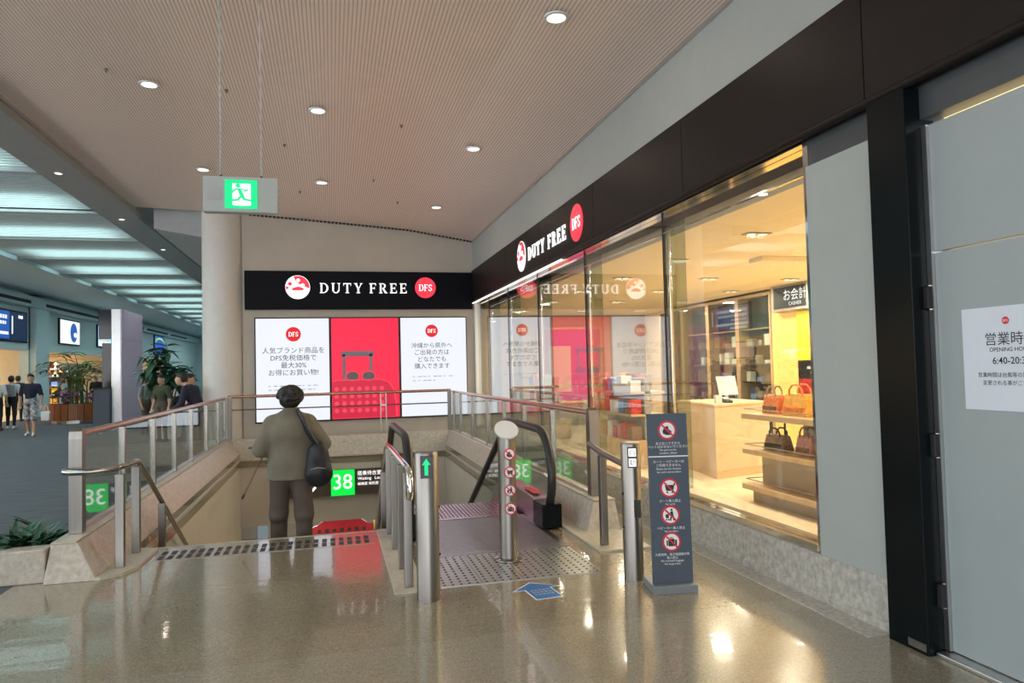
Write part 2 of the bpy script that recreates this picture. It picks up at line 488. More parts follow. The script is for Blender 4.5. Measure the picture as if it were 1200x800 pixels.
# =================================================================== THE SETTING
XW = 3.05; YE = 15.3
VX0, VX1, VY0, VY1 = -1.76, 2.27, 7.10, 14.75     # stairwell opening
ZL = -4.3                                          # lower floor
fl = MB()
fl.box((-2.35, 4.1, -.25), (XW+.2, VY0, 0)).box((-2.35, VY0, -.25), (VX0, YE+.3, 0)).box((VX1, VY0, -.25), (XW+.2, YE+.3, 0)).box((VX0, VY1, -.25), (VX1, YE+.3, 0))
floor = struct(fl.build('floor', 'terrazzo'), 'polished beige terrazzo floor around the stairwell')
box('border_slab', (-2.35, -9, -.25), (XW+.2, 4.1, 0), 'terrazzo_border', floor)
cf = MB().box((-12.05, -9, -.25), (-2.35, 70, 0)).box((-2.35, YE+.3, -.25), (3, 70, 0))
cf.build('carpet', 'carpet', floor)
struct(box('floor_lower', (-6, 6, ZL-.2), (8, 34, ZL), 'terrazzo_border'))

# hall ceiling: shallow vault with a fold, extruded along Y
prof = [(XW+.02, 4.37), (1.63, 4.60), (.24, 4.71), (-1.6, 4.84), (-3.76, 4.92)]
ce = MB().prism(prof+[(-3.76, 5.2), (XW+.02, 5.2)], 'y', -9, YE-.04)
ceiling = struct(ce.build('ceiling', 'ceiling_slats'), 'finely slatted pinkish beige vaulted ceiling')
def ceil_z(x):
    for (x1, z1), (x0, z0) in zip(prof, prof[1:]):
        if x0 <= x <= x1: return z0+(z1-z0)*(x-x0)/(x1-x0)
    return 4.4
sl = MB()
for i in range(60):
    x = -1.6+i*.078
    sl.box((x, YE-.06, ceil_z(x)-.03), (x+.045, YE-.005, ceil_z(x)+.0))
o = sl.build('vent_slot', 'black_matt', ceiling); o['kind'] = 'stuff'
box('edge_trim', (-3.82, -9, 4.88), (-3.74, YE+.1, 4.95), 'aluminium', ceiling)
box('edge_trim', (XW-.03, -9, 4.345), (XW-.0, YE, 4.375), 'aluminium', ceiling)
# beam soffit between hall and concourse
struct(MB().prism([(-3.78, 4.9), (-3.78, 4.78), (-4.30, 4.70), (-4.30, 5.6), (-3.78, 5.6)], 'y', -9, 70).build('trim_1', 'beam_grey'), 'grey beam soffit between hall and concourse ceilings')
struct(MB().prism([(-3.45, 4.55), (-2.0, 4.30), (-2.0, 5.2), (-3.45, 5.2)], 'y', YE+.25, 40).build('trim_2', 'beam_grey'), 'box beam over the column top')
struct(box('ceiling_link', (-4.3, YE+.05, 4.96), (-1.4, 70, 5.1), 'beam_grey'))
# concourse louvre ceiling
lc = struct(MB().box((-9.6, -9, 5.75), (-4.3, 70, 5.85)).build('ceiling_concourse', 'louver'), 'louvred concourse ceiling with light bands')
for k in range(-4, 15):
    yb = 17.85+3.45*k
    MB().prism([(yb-1.75, 5.70), (yb-.15, 5.52), (yb-.15, 5.54), (yb-1.75, 5.72)], 'x', -8.7, -5.5).build('light_band', 'louver_light', lc)
    box('cross_beam', (-9.6, yb-.1, 5.28), (-4.3, yb+.06, 5.6), 'louver', lc)
lv = MB()
y = 5.0
while y < 60:
    lv.box((-9.55, y, 5.34), (-4.32, y+.03, 5.44)); y += .17
o = lv.build('louvre_slat', 'louver', lc); o['kind'] = 'stuff'
# bulkhead on the far concourse side, wall above shop fronts
struct(MB().prism([(-9.3, 5.22), (-9.3, 5.42), (-9.55, 5.9), (-12.05, 5.9), (-12.05, 5.12)], 'y', -9, 70).build('ceiling_bulkhead', 'bulk_blue'))
rl = MB().box((-9.36, -9, 5.40), (-9.28, 70, 5.46)); rl.build('edge_rail', 'white_paint', bpy.data.objects['ceiling_bulkhead'])
wl = MB()
piers = [(-9, -8.6), (2.8, 3.2), (14.4, 15), (21.5, 23.2), (33.0, 34.6), (45.5, 47), (58, 70)]
opens = [(15, 21.5), (23.2, 33.0), (34.6, 45.5), (47, 58)]
for a, b in piers: wl.box((-12.4, a, 0), (-12.05, b, 5.2))
wl.box((-12.4, 15, 2.78), (-12.05, 58, 5.2)).box((-12.4, -9, 0), (-12.05, 15, .5)).box((-12.4, -9, 4.9), (-12.05, 15, 5.2))
wall_left = struct(wl.build('wall_left', 'wall_teal'), 'pale teal concourse wall above shop openings')
box('band', (-12.05, -9, 4.52), (-11.75, 70, 4.95), 'bulk_blue', wall_left)
for a, b in ((20.5, 32.4), (34.0, 41.5), (43, 50), (51, 57), (58, 64)):
    box('air_slot', (-11.752, a, 4.63), (-11.735, b, 4.76), 'black_matt', wall_left)
    box('sill_moulding', (-12.05, a, 2.72), (-11.9, b, 2.86), 'white_paint', wall_left)
for a, b in piers[3:6]:
    box('pier', (-12.05, a+.1, 0), (-11.8, b-.1, 4.52), 'bulk_blue', wall_left, bevel=.03)
# end of the concourse and its right wall behind the column
struct(box('wall_far', (-12.4, 70, -.2), (4, 70.3, 6), 'wall_teal'))
struct(box('wall_concourse', (-1.6, YE+.32, -.2), (-1.4, 70, 5.3), 'wall_teal'))

# shop right: wall above, fascia, plinth, end panels
wr = MB().box((XW, -9, 3.70), (XW+.2, YE+.3, 5.2))
wall_right = struct(wr.build('wall_right', 'plaster_grey'), 'grey wall strip above the black shop fascia')
ys = [-9, -5.35, -3.16, -.97, 1.22, 3.41, 5.60, 7.79, 9.98, 12.17, 14.30, YE]
for a, b in zip(ys, ys[1:]):
    MB().box((XW-.035, a+.004, 3.05), (XW+.15, b-.004, 3.715)).build('fascia_panel', 'fascia_dark', wall_right, bevel=.003)
box('fascia_backing', (XW+.01, -9, 3.03), (XW+.18, YE, 3.71), 'black_matt', wall_right)
MB().tube([(XW-.03, -9, 3.03), (XW-.03, YE-.02, 3.03)], .028, 10).build('fascia_bead', 'fascia_dark', wall_right, smooth=True)
box('soffit_channel', (XW-.005, 4.02, 2.985), (XW+.16, YE-.02, 3.025), 'steel_mirror', wall_right)
box('header', (XW+.03, -9, 2.83), (XW+.14, 4.02, 3.05), 'header_grey', wall_right)
# plinth under the windows, in stone slabs with a step
yy = [3.36, 4.9, 6.9, 8.9, 10.9, 12.9, YE]
pl = struct(box('baseboard_right', (XW+.01, 3.36, 0), (XW+.2, YE, .28), 'plinth_stone'), 'speckled grey stone plinth under shop window')
for a, b in zip(yy, yy[1:]):
    MB().prism([(XW-.02, 0), (XW+.05, 0), (XW+.05, .295), (XW, .295), (XW, .06), (XW-.02, .05)], 'y', a+.002, b-.002).build('stone_slab', 'plinth_stone', pl)
box('floor_strip', (XW-.17, 3.4, .0), (XW-.02, YE, .004), 'plinth_stone', pl)
# grey side panel, black jamb, door leaf area
struct(MB().box((XW+.0, 3.36, .295), (XW+.10, 4.0, 2.83)).build('wall_panel', 'panel_grey', bevel=.004), 'pale grey wall panel between window and black post')
jb = struct(MB().box((XW-.07, 3.09, 0), (XW+.12, 3.36, 3.0)).build('trim_3', 'black_gloss', bevel=.004), 'tall black door jamb')
box('kick_plate', (XW-.075, 3.1, .02), (XW-.068, 3.22, .06), 'steel_brushed', jb)
dr = struct(MB().box((XW+.05, 1.55, .03), (XW+.10, 3.055, 2.105)).build('door_1', 'door_grey', bevel=.003), 'pale grey hinged shutter door')
box('top_panel', (XW+.05, 1.55, 2.113), (XW+.10, 3.055, 2.79), 'door_grey', dr)
box('edge_strip', (XW+.03, 3.055, .03), (XW+.10, 3.088, 2.79), 'aluminium', dr)
for z in (1.87, 1.09, .31):
    h = box('hinge', (XW-.0, 3.06, z-.06), (XW+.045, 3.135, z+.06), 'black_matt', dr, bevel=.004)
    MB().cyl((XW+.03, 3.075, z-.065), (XW+.03, 3.075, z+.065), .012, n=10).build('hinge_pin', 'steel', h, smooth=True)
box('threshold', (XW-.03, -2, 0), (XW+.12, 3.085, .025), 'aluminium', dr, bevel=.006)
dr2 = struct(MB().box((XW+.05, -.1, .03), (XW+.10, 1.545, 2.79)).build('door_2', 'door_grey', bevel=.003), 'second pale grey shutter door')
struct(box('wall_near', (XW+.03, -9, 0), (XW+.2, -.1, 3.05), 'door_grey'))

# shop window: panes between glass fins and steel poles
yj = [4.05, 6.2, 8.38, 10.5, 12.4, 14.0, YE-.12]
for i, (a, b) in enumerate(zip(yj, yj[1:])):
    w = struct(MB().box((XW+.02, a, .295), (XW+.15, b, .345)).build('window_%d' % (i+1), 'steel_mirror', bevel=.004), 'frameless shop window bay %d along the fascia' % (i+1))
    box('pane', (XW+.06, a+.006, .345), (XW+.075, b-.006, 2.985), 'glass_shop', w)
    box('silicone_joint', (XW+.055, a-.012, .345), (XW+.082, a+.012, 2.985), 'black_matt', w)
    box('transom_line', (XW+.055, a, 2.80), (XW+.08, b, 2.815), 'steel_mirror', w)
    if i: 
        box('glass_fin', (XW+.08, a-.008, .35), (XW+.29, a+.008, 2.98), 'glass_fin', w)
        MB().cyl((XW+.12, a, .345), (XW+.12, a, 2.84), .018, n=12).build('pole', 'steel_mirror', w, smooth=True)
    box('sill_frame', (XW+.15, a, .27), (XW+.34, b, .36), 'wood_pale', w)
struct(box('trim_4', (XW+.02, 4.0, .3), (XW+.16, 4.05, 2.985), 'steel_mirror'), 'mirror steel edge of shop window')
struct(box('trim_5', (XW+.0, YE-.12, .295), (XW+.1, YE-.02, 2.985), 'white_paint'), 'white corner post where shop window meets end wall')

# end wall
we = MB().box((-1.75, YE, -.25), (XW+.25, YE+.25, 5.0))
wall_back = struct(we.build('wall_back', 'plaster_beige'), 'beige end wall carrying black fascia and screens')
struct(MB().box((-1.70, YE-.10, 2.87), (XW-.04, YE-.001, 3.67)).build('trim_15', 'fascia_navy', bevel=.004), 'black sign fascia on end wall')
# column in front of the end wall
struct(MB().lathe((-2.13, YE+.25, 0), [(.43, 0), (.43, .25), (.42, .26), (.42, 4.9)], 40).build('trim_6', 'column_paint', smooth=True), 'large round pale column beside end wall')

# stairwell walls
struct(box('wall_stair_left', (VX0-.2, VY0-.3, ZL), (VX0, VY1+.1, -.24), 'plaster_well'))
struct(box('wall_stair_right', (VX1, VY0-.3, ZL), (VX1+.2, VY1+.1, -.24), 'plaster_well'))
wsb = struct(box('wall_stair_back', (VX0-.2, VY1+.05, -1.42), (VX1+.2, VY1+.35, -.24), 'plaster_well'))
box('ledge', (VX0, VY1-.02, -.11), (VX1, VY1+.06, -.06), 'stone_light', wsb)
struct(box('wall_stair_front', (VX0-.2, VY0-.5, ZL), (VX1+.2, VY0-.3, -.24), 'plaster_well'))
struct(box('ceiling_lower', (-6, VY1+.36, -1.42), (8, 34, -1.30), 'plaster_beige'))
struct(box('wall_lower_far', (-6, 27, ZL), (8, 27.2, -1.4), 'plaster_beige'))
struct(box('wall_lower_left', (-6.2, 6, ZL), (-6, 34, -.3), 'plaster_beige'))
struct(box('wall_lower_right', (8, 6, ZL), (8.2, 34, -.3), 'plaster_beige'))

# stone kerbs round the opening
def kerb(n, xi_t, xi_b, xo_t, xo_b, y0b, y0t, y1, label):
    m = MB()
    secs = []
    for yb, yt in ((y0b, y0t), (y1, y1)):
        secs.append([(xo_b, yb, 0), (xo_t, yt, .27), (xi_t, yt, .27), (xi_b, yb, 0)])
    vs = secs[0]+secs[1]
    m.add(vs, [(0, 1, 2, 3), (7, 6, 5, 4), (0, 4, 5, 1), (1, 5, 6, 2), (2, 6, 7, 3), (3, 7, 4, 0)])
    k = struct(m.build('trim_%d' % n, 'stone', bevel=.01), label)
    xi = min(xi_b, VX0) if xi_b < 0 else max(xi_b, VX1)
    if xi_b < 0:
        box('fascia_stone', (xi_b-.05, VY0-.05, -.1), (xi_b+.0, y1, .002), 'stone', k)
        box('moulding', (xi_b-.05, VY0-.0, -.13), (xi_b+.025, y1, -.09), 'stone_light', k)
        box('cap', (xo_t, y0t, .27), (xi_t-.01, y1, .285), 'stone_light', k, bevel=.004)
    else:
        box('fascia_stone', (xi_b, VY0-.05, -.1), (xi_b+.05, y1, .002), 'stone', k)
        box('moulding', (xi_b-.025, VY0, -.13), (xi_b+.05, y1, -.09), 'stone_light', k)
        box('cap', (xi_t+.01, y0t, .27), (xo_t, y1, .285), 'stone_light', k, bevel=.004)
    return k
kerb(7, -1.94, -1.77, -2.13, -2.14, 6.12, 6.25, 14.95, 'stone kerb under left glass balustrade')
kerb(8, 2.38, 2.28, 2.60, 2.62, 6.28, 6.36, 14.95, 'stone kerb under right glass balustrade')
k9 = struct(MB().prism([(14.70, -.1), (14.76, .28), (15.05, .28), (15.05, -.1)], 'x', -1.9, 2.36).build('trim_9', 'stone'), 'stone parapet along far side of stairwell')
box('moulding', (-1.77, 14.68, -.13), (2.28, 14.76, -.09), 'stone_light', k9)
# stairs down
st = struct(MB().box((VX0, VY0-.02, -.25), (.48, VY0, -.0)).build('trim_10', 'stone'), 'stone stair flight down to lower level')
for i in range(25):
    z = -.165*(i+1); y0 = VY0+.28*i
    box('step', (VX0+.0, y0, z-.2), (.50, y0+.30, z), 'stone', st)
box('nosing_strip', (-1.62, VY0-.035, 0), (.42, VY0-.005, .003), 'stone_light', st)

# planter wall running off to the left
pw = struct(MB().box((-4.8, 6.18, 0), (-2.145, 6.36, .255)).build('trim_11', 'stone', bevel=.012), 'low stone planter wall beside carpet')
box('soil', (-2.72, 6.365, 0), (-2.15, 7.0, .13), 'soil', pw)
# rounded floor plinth of the left stair rail
bp = [(-1.98, 6.22), (-1.9, 6.15), (-1.75, 6.12), (-1.62, 6.2), (-1.55, 6.35), (-1.53, 7.0), (-1.77, 7.08), (-1.86, 6.3)]
struct(MB().prism(bp, 'z', 0, .022).build('trim_12', 'stone_light'), 'low rounded stone plate under stair rail posts')
struct(MB().prism([(2.14, 5.58), (2.6, 5.58), (2.6, 6.3), (2.28, 6.3), (2.28, 7.08), (2.17, 7.08), (2.14, 6.9)], 'z', 0, .016).build('trim_13', 'stone_light'), 'low stone plate under escalator guard rail post')
struct(MB().prism([(.40, 5.02), (.62, 5.02), (.62, 7.08), (.40, 7.08)], 'z', 0, .014).build('trim_14', 'stone_light'), 'low stone plate under posts between stairs and escalator')

# shop interior shell
sh = struct(box('floor_shop', (XW+.2, 3.3, -.2), (8.5, 18, 0), 'shop_floor'))
struct(box('ceiling_shop', (3.55, 3.3, 2.92), (8.5, 18, 3.05), 'shop_cream'))
struct(box('wall_shop_back', (8.3, 3.3, 0), (8.5, 18, 3.6), 'shop_cream'))
struct(box('wall_shop_side', (XW+.2, 3.1, 0), (8.5, 3.3, 3.6), 'ochre'))
struct(box('wall_shop_far', (XW+.25, 17.8, 0), (8.5, 18, 3.6), 'shop_grey'))
struct(box('ceiling_shop_void', (XW+.2, 3.3, 3.5), (8.5, 18, 3.6), 'shop_cream'))
struct(box('wall_shop_end', (XW+.25, YE+.25, 0), (3.6, 17.8, 3.5), 'shop_cream'))

# =================================================================== LIGHTS AND CEILING FITTINGS
def lamp(name, loc, watt, size, col, parent=None, spread=PI):
    l = bpy.data.lights.new(name, 'AREA'); l.shape = 'DISK'; l.size = size; l.energy = watt; l.color = col; l.spread = spread
    o = bpy.data.objects.new(name, l); COL.objects.link(o)
    if parent: o.parent = parent; o.location = Vector(loc)-ORG[parent]
    else: o.location = loc
    return o
def downlight(x, y, z, label, group, r=.085, glow='lamp_glow', watt=HALL_W, col=(1, .80, .66)):
    t = thing('downlight', label, 'ceiling light', (x, y, z), group)
    MB().lathe((x, y, z-.012), [(r*1.25, 0), (r*1.3, .006), (r*1.3, .012)], 24).build('trim_ring', 'white_paint', t, smooth=True)
    MB().lathe((x, y, z-.020), [(r*.3, 0), (r*.95, .006), (r*.95, .008)], 20).build('lamp_disc', glow, t)
    if watt: lamp('bulb', (x, y, z-.03), watt, r*1.6, col, t)
    return t
for x, yl, row in ((1.9, (5.64, 9.3, 12.8, 2.0, -1.6), 'shop fascia'), (-.12, (5.35, 8.72, 12.06, 2.0, -1.4), 'middle of the vault'), (-1.94, (8.56, 12.0, 5.1, 1.7), 'concourse beam')):
    for y in yl:
        downlight(x, y, ceil_z(x)-.02, 'round recessed downlight in slatted ceiling, row along the %s' % row, 'downlights along the %s' % row)
for k, (x, y) in enumerate(((-4.05, 12.2), (-4.05, 15.6), (-4.05, 19.2))):
    downlight(x, y, 4.735, 'small recessed downlight in grey beam soffit', 'beam downlights', .05, watt=1.2)
for (x, y) in ((-1.12, 8.5), (.9, 8.9), (-2.3, 8.3), (-.6, 10.3), (.7, 11.6), (-.5, 12.9), (1.2, 12.9), (-1.9, 12.9)):
    z = ceil_z(x)-.0
    tag(MB().lathe((x, y, z-.04), [(.005, 0), (.014, .008), (.007, .014), (.022, .03), (.022, .04)], 12).build('sprinkler_head', 'steel', smooth=True), 'tiny steel sprinkler head on slatted ceiling', 'sprinkler', 'sprinklers on the slatted ceiling')
# shop lights
for x in (4.4, 5.9, 7.4):
    for y in (4.8, 6.6, 8.4, 10.2, 12.0, 14.0, 16.2):
        t = thing('shop_downlight', 'square recessed downlight in cream shop ceiling', 'ceiling light', (x, y, 2.92), 'square shop downlights')
        MB().box((x-.14, y-.07, 2.908), (x+.14, y+.07, 2.919)).build('trim_frame', 'shop_grey', t)
        for dx in (-.065, .065): MB().lathe((x+dx, y, 2.900), [(.04, 0), (.045, .007)], 14).build('lamp_disc', 'lamp_warm', t)
        lamp('bulb', (x, y, 2.89), SHOP_W, .27, (1, .87, .66), t)
for i, (y0, y1) in enumerate(((5.2, 5.9), (8.0, 8.3))):
    tag(MB().box((5.4, y0, 2.86), (7.2, y1, 2.918)).build('air_grille', 'shop_cream'), ['broad cream air panel under shop ceiling', 'narrow cream air panel under shop ceiling'][i], 'vent')
# lower level lamps
for x, y in ((-1, 17.5), (2, 17.5), (-1, 22), (2, 22)):
    lamp('lower_lamp', (x, y, -1.6), LOWER_W, .5, (1, .95, .85))
lamp('stairwell_lamp', (0, 13.9, -1.2), 1.0, .3, (1, .95, .85))

# =================================================================== END WALL SIGNS AND SCREENS
yf = YE-.10
t = thing('shop_sign', 'lit white serif duty free lettering with round emblems on end wall fascia', 'sign', (.66, yf-.002, 3.2))
serif_text('lettering', 'DUTY', .208, 'lit_white', (.215, yf-.002, 3.315), UX, UZ, t, gap=.26, squeeze=1.07)
serif_text('lettering', 'FREE', .208, 'lit_white', (1.19, yf-.002, 3.315), UX, UZ, t, gap=.26, squeeze=1.05)
emblem((-.66, yf-.002, 3.33), UX, UZ, .245, t)
round_logo((1.98, yf-.002, 3.33), UX, UZ, .225, t, disc='lit_red')
xs = XW-.037
t = thing('shop_sign', 'lit white serif duty free lettering with round emblems on long side fascia', 'sign', (xs, 9.8, 3.1))
serif_text('lettering', 'DUTY', .20, 'lit_white', (xs, 10.19, 3.33), UYn, UZ, t, gap=.26, squeeze=1.1)
serif_text('lettering', 'FREE', .20, 'lit_white', (xs, 9.18, 3.33), UYn, UZ, t, gap=.26, squeeze=1.1)
emblem((xs, 11.03, 3.36), UYn, UZ, .245, t)
round_logo((xs, 8.36, 3.36), UYn, UZ, .235, t, disc='lit_red')
box('reflection_line', (XW-.05, 9.0, 2.988), (XW-.02, YE-.1, 3.0), 'reflection_glow', t)  # added glowing strip imitating the white reflection along the fascia bottom

ys_ = YE-.06
def screen(x0, x1, name, label, mat):
    t = thing(name, label, 'screen', ((x0+x1)/2, ys_, .57))
    MB().box((x0, ys_, .55), (x1, YE-.003, 2.71)).build('housing', 'black_matt', t, bevel=.004)
    box('display', (x0+.025, ys_-.004, .58), (x1-.02, ys_, 2.685), mat, t)
    return t
yt = ys_-.006
tL = screen(-1.52, -.03, 'advert_screen', 'tall white lit screen offering up to 30 percent off, beside the column', 'screen_white')
tM = screen(-.03, 1.41, 'advert_screen', 'tall red lit screen showing a red suitcase with sunglasses', 'screen_red')
tR = screen(1.41, 2.87, 'advert_screen', 'tall white lit screen with Okinawa departure message, beside shop window', 'screen_white')
round_logo((-.76, yt, 2.36), UX, UZ, .15, tL)
for i, s_ in enumerate(('人気ブランド商品を', 'DFS免税価格で', '最大30%', 'お得にお買い物!')):
    text('message_line', s_, .138, 'ink', (-.76, yt, 2.03-.152*i), UX, UZ, tL)
for i in range(2):
    m = MB()
    for k in range(9): m.flat((-.76, yt, 1.30-.08*i), UX, UZ, rect(-.5+k*.11, -.008, -.5+k*.11+.04+.05*((k*7+i) % 3)/2, .008), .002)
    m.build('small_print', 'ink_pale', tL)
round_logo((2.10, yt, 2.40), UX, UZ, .135, tR)
for i, s_ in enumerate(('沖縄から県外へ', 'ご出発の方は', 'どなたでも', '購入できます')):
    text('message_line', s_, .128, 'ink', (2.10, yt, 2.09-.148*i), UX, UZ, tR)
for i in range(2):
    m = MB()
    for k in range(8-3*i): m.flat((2.10, yt, 1.42-.085*i), UX, UZ, rect(-.42+k*.11, -.008, -.42+k*.11+.04+.05*((k*5+i) % 3)/2, .008), .002)
    m.build('small_print', 'ink_pale', tR)
# suitcase picture on the red screen (flat print)
pic = lambda poly, nm, mt, off: MB().flat((.69, yt-off, 0), UX, UZ, poly, .002).build(nm, mt, tM)
body = [(-.685, .60), (-.685, 1.34), (-.6, 1.37), (.30, 1.37), (.46, 1.31), (.56, 1.16), (.60, .9), (.61, .60)]
pic(body, 'suitcase_print', 'screen_red_lo', 0)
edge = MB()
rim = [(-.685, 1.355), (-.6, 1.385), (.31, 1.385), (.48, 1.325), (.585, 1.17), (.63, .9), (.64, .60)]
edge.tube([(.69+a, yt-.004, b) for a, b in rim], .012, 6)
edge.build('suitcase_rim_print', 'screen_red_hi', tM)
for r_ in range(4):
    for c in range(7):
        MB().flat((.69, yt-.004, 0), UX, UZ, circle(.048, 10, (-.6+c*.155+(.0), 1.2-r_*.15)), .002).build('stud_print', 'screen_red_hi', tM)
m = MB()
for a, b, c, d in ((-.47, 1.37, -.41, 1.93), (.08, 1.37, .14, 1.93), (-.50, 1.88, .17, 1.99)): m.flat((.69, yt-.004, 0), UX, UZ, rect(a, b, c, d), .002)
m.build('handle_print', 'ink_violet', tM)
for cx in (-.27, .06):
    pic(circle(.15, 20, (cx, 1.47), .115), 'glasses_rim_print', 'lit_red', .006)
    pic(circle(.125, 20, (cx, 1.465), .092), 'glasses_lens_print', 'ink_grey', .009)
pic(rect(-.14, 1.50, -.07, 1.53), 'glasses_bridge_print', 'lit_red', .006)

# gate 38 sign on the stairwell wall
t = thing('gate_sign', 'dark hanging gate sign with green 38 square and white arrow above lower level', 'sign', (.1, 14.66, -.92))
y0 = 14.64
MB().box((-.98, y0, -.90), (1.13, 14.74, -.40)).build('sign_box', 'cloth_brown', t, bevel=.005)
for x in (-.8, .95): MB().cyl((x, 14.69, -.4), (x, 14.69, -.12), .012, n=8).build('hanger', 'steel', t)
box('green_panel', (-.05, y0-.006, -.905), (.41, y0, -.395), 'lit_green', t)
text('gate_number', '38', .42, 'lit_white', (.18, y0-.006, -.63), UX, UZ, t, off=.003, squeeze=.95)
text('sign_line', '搭乗待合室', .095, 'lit_white', (.47, y0, -.48), UX, UZ, t, align='l')
text('sign_line', 'Waiting', .085, 'lit_white', (.47, y0, -.595), UX, UZ, t, align='l')
text('sign_line', 'Lounge', .085, 'lit_white', (.81, y0, -.595), UX, UZ, t, align='l')
text('sign_line', '候機室 候机室 탑승대합실', .066, 'lit_white', (.47, y0, -.69), UX, UZ, t, align='l')
text('sign_line', '1F', .13, 'lit_white', (-.14, y0, -.52), UX, UZ, t)
m = MB()
A0 = (-.45, y0, -.65)
m.flat(A0, UX, UZ, rect(-.02, -.12, .02, .19), .004)
m.flat(A0, UX, UZ, [(0, -.20), (.12, -.07), (.085, -.045), (0, -.14)], .004)
m.flat(A0, UX, UZ, [(0, -.20), (0, -.14), (-.085, -.045), (-.12, -.07)], .004)
m.build('down_arrow', 'lit_white', t)

# =================================================================== BALUSTRADES
def balustrade(x, ys, label, side, ztop=1.10):
    t = thing('glass_balustrade', label, 'railing', (x, 10.5, .285))
    for i, y in enumerate(ys):
        big = (i == 0)
        w, d = (.05, .05) if big else (.028, .035)
        if big:
            pr = [(y-d, .285), (y+d, .285), (y+d, ztop-.03), (y+d*.6, ztop+.03), (y-d*.2, ztop+.045), (y-d*.8, ztop+.02), (y-d, ztop-.04)]
            MB().prism(pr, 'x', x-w, x+w).build('post', 'steel_brushed', t, bevel=.004)
        else:
            MB().box((x-w, y-d, .285), (x+w, y+d, ztop-.04)).build('post', 'steel', t, bevel=.004)
    for a, b in zip(ys, ys[1:]):
        box('pane', (x-.006, a+.03, .30), (x+.006, b-.03, ztop-.05), 'glass', t)
        box('glazing_channel', (x-.02, a+.03, .285), (x+.02, b-.03, .31), 'aluminium', t)
    MB().tube([(x, ys[0], ztop-.01), (x, ys[0]+.3, ztop-.01), (x, 11, ztop-.01), (x, 14.9, ztop-.01)], .03, 12).build('handrail', 'rail_copper', t, smooth=True)
    return t
YL = [6.59, 7.9, 9.15, 10.3, 11.47, 12.76, 14.0, 14.82]
balustrade(-2.05, YL, 'glass balustrade with copper handrail on kerb next to the carpet', -1)
balustrade(2.48, YL, 'glass balustrade with copper handrail on kerb next to shop window', 1)
t = thing('railing', 'open metal railing with copper top rail in front of advert screens', 'railing', (.2, 14.88, .28))
MB().tube([(-1.99, 14.88, 1.12), (2.43, 14.88, 1.12)], .03, 12).build('handrail', 'rail_copper', t, smooth=True)
MB().tube([(-1.99, 14.88, .86), (2.43, 14.88, .86)], .014, 8).build('mid_rail', 'steel', t, smooth=True)
for x in (-.74, 1.02):
    for dx in (-.055, .055):
        box('post', (x+dx-.011, 14.86, .28), (x+dx+.011, 14.90, 1.11), 'steel', t)
    box('clamp', (x-.05, 14.855, .84), (x+.05, 14.905, .88), 'steel', t)
for x in (-1.96, 2.40): MB().box((x-.04, 14.84, .29), (x+.04, 14.92, 1.12)).build('post', 'steel_brushed', t, bevel=.004)

# stair handrails
def arc(c, r, a0, a1, n, f): return [f(c[0]+r*math.cos(a0+(a1-a0)*k/n), c[1]+r*math.sin(a0+(a1-a0)*k/n)) for k in range(n+1)]
t = thing('stair_handrail', 'stainless stair handrail curling round the glass end post beside planter', 'handrail', (-1.68, 6.6, 0))
zr = .80
pth = [(-2.10, 6.86, zr)]+[(-2.12, 6.7, zr), (-2.13, 6.55, zr), (-2.10, 6.45, zr), (-2.03, 6.40, zr), (-1.9, 6.39, zr), (-1.78, 6.40, zr+.01), (-1.71, 6.44, zr+.015), (-1.68, 6.54, zr+.02), (-1.68, 6.88, zr+.02), (-1.68, 6.97, zr), (-1.68, 7.1, zr-.07), (-1.68, 9.1, zr-.07-2.0*.59), (-1.68, 12.5, zr-.07-5.4*.59)]
MB().tube(pth, .024, 12).build('rail', 'steel', t, smooth=True)
for y, zb, zt in ((6.40, .02, zr), (6.88, .02, zr), (7.85, -.5, .31)):
    w = .032
    p = MB().box((-1.68-w, y-w, zb), (-1.68+w, y+w, zt-.03)).build('post', 'steel_brushed', t, bevel=.004)
    MB().cyl((-1.68, y, zt-.04), (-1.68, y, zt+.0), .01, n=8).build('bracket', 'steel', p)
t = thing('stair_handrail', 'stainless handrail on five posts between stairs and escalator', 'handrail', (.5, 6, 0))
pth = [(.515, 5.02, .66), (.515, 4.97, .72), (.515, 4.98, .79), (.515, 5.05, .84), (.515, 5.2, .85), (.505, 6.85, .85), (.505, 7.0, .82), (.505, 9.0, -.36), (.505, 12.0, -2.13)]
MB().tube(pth, .024, 12).build('rail', 'steel_mirror', t, smooth=True)
for y in (5.14, 5.62, 6.25, 6.85):
    w = .03
    MB().box((.51-w, y-w, .014), (.51+w, y+w, .82)).build('post', 'steel_brushed', t, bevel=.004)
MB().box((.475, 7.5, -.45), (.535, 7.56, .5)).build('post', 'steel_brushed', t, bevel=.004)
t = thing('guard_rail', 'short stainless guard rail from glass balustrade to automatic bollard', 'handrail', (2.25, 5.7, 0))
MB().tube([(2.40, 6.48, .80), (2.37, 6.33, .80), (2.25, 5.77, .80), (2.13, 4.95, .80)], .026, 12).build('rail', 'steel_brushed', t, smooth=True)
MB().box((2.22, 5.74, .016), (2.28, 5.80, .78)).build('post', 'steel_brushed', t, bevel=.004)

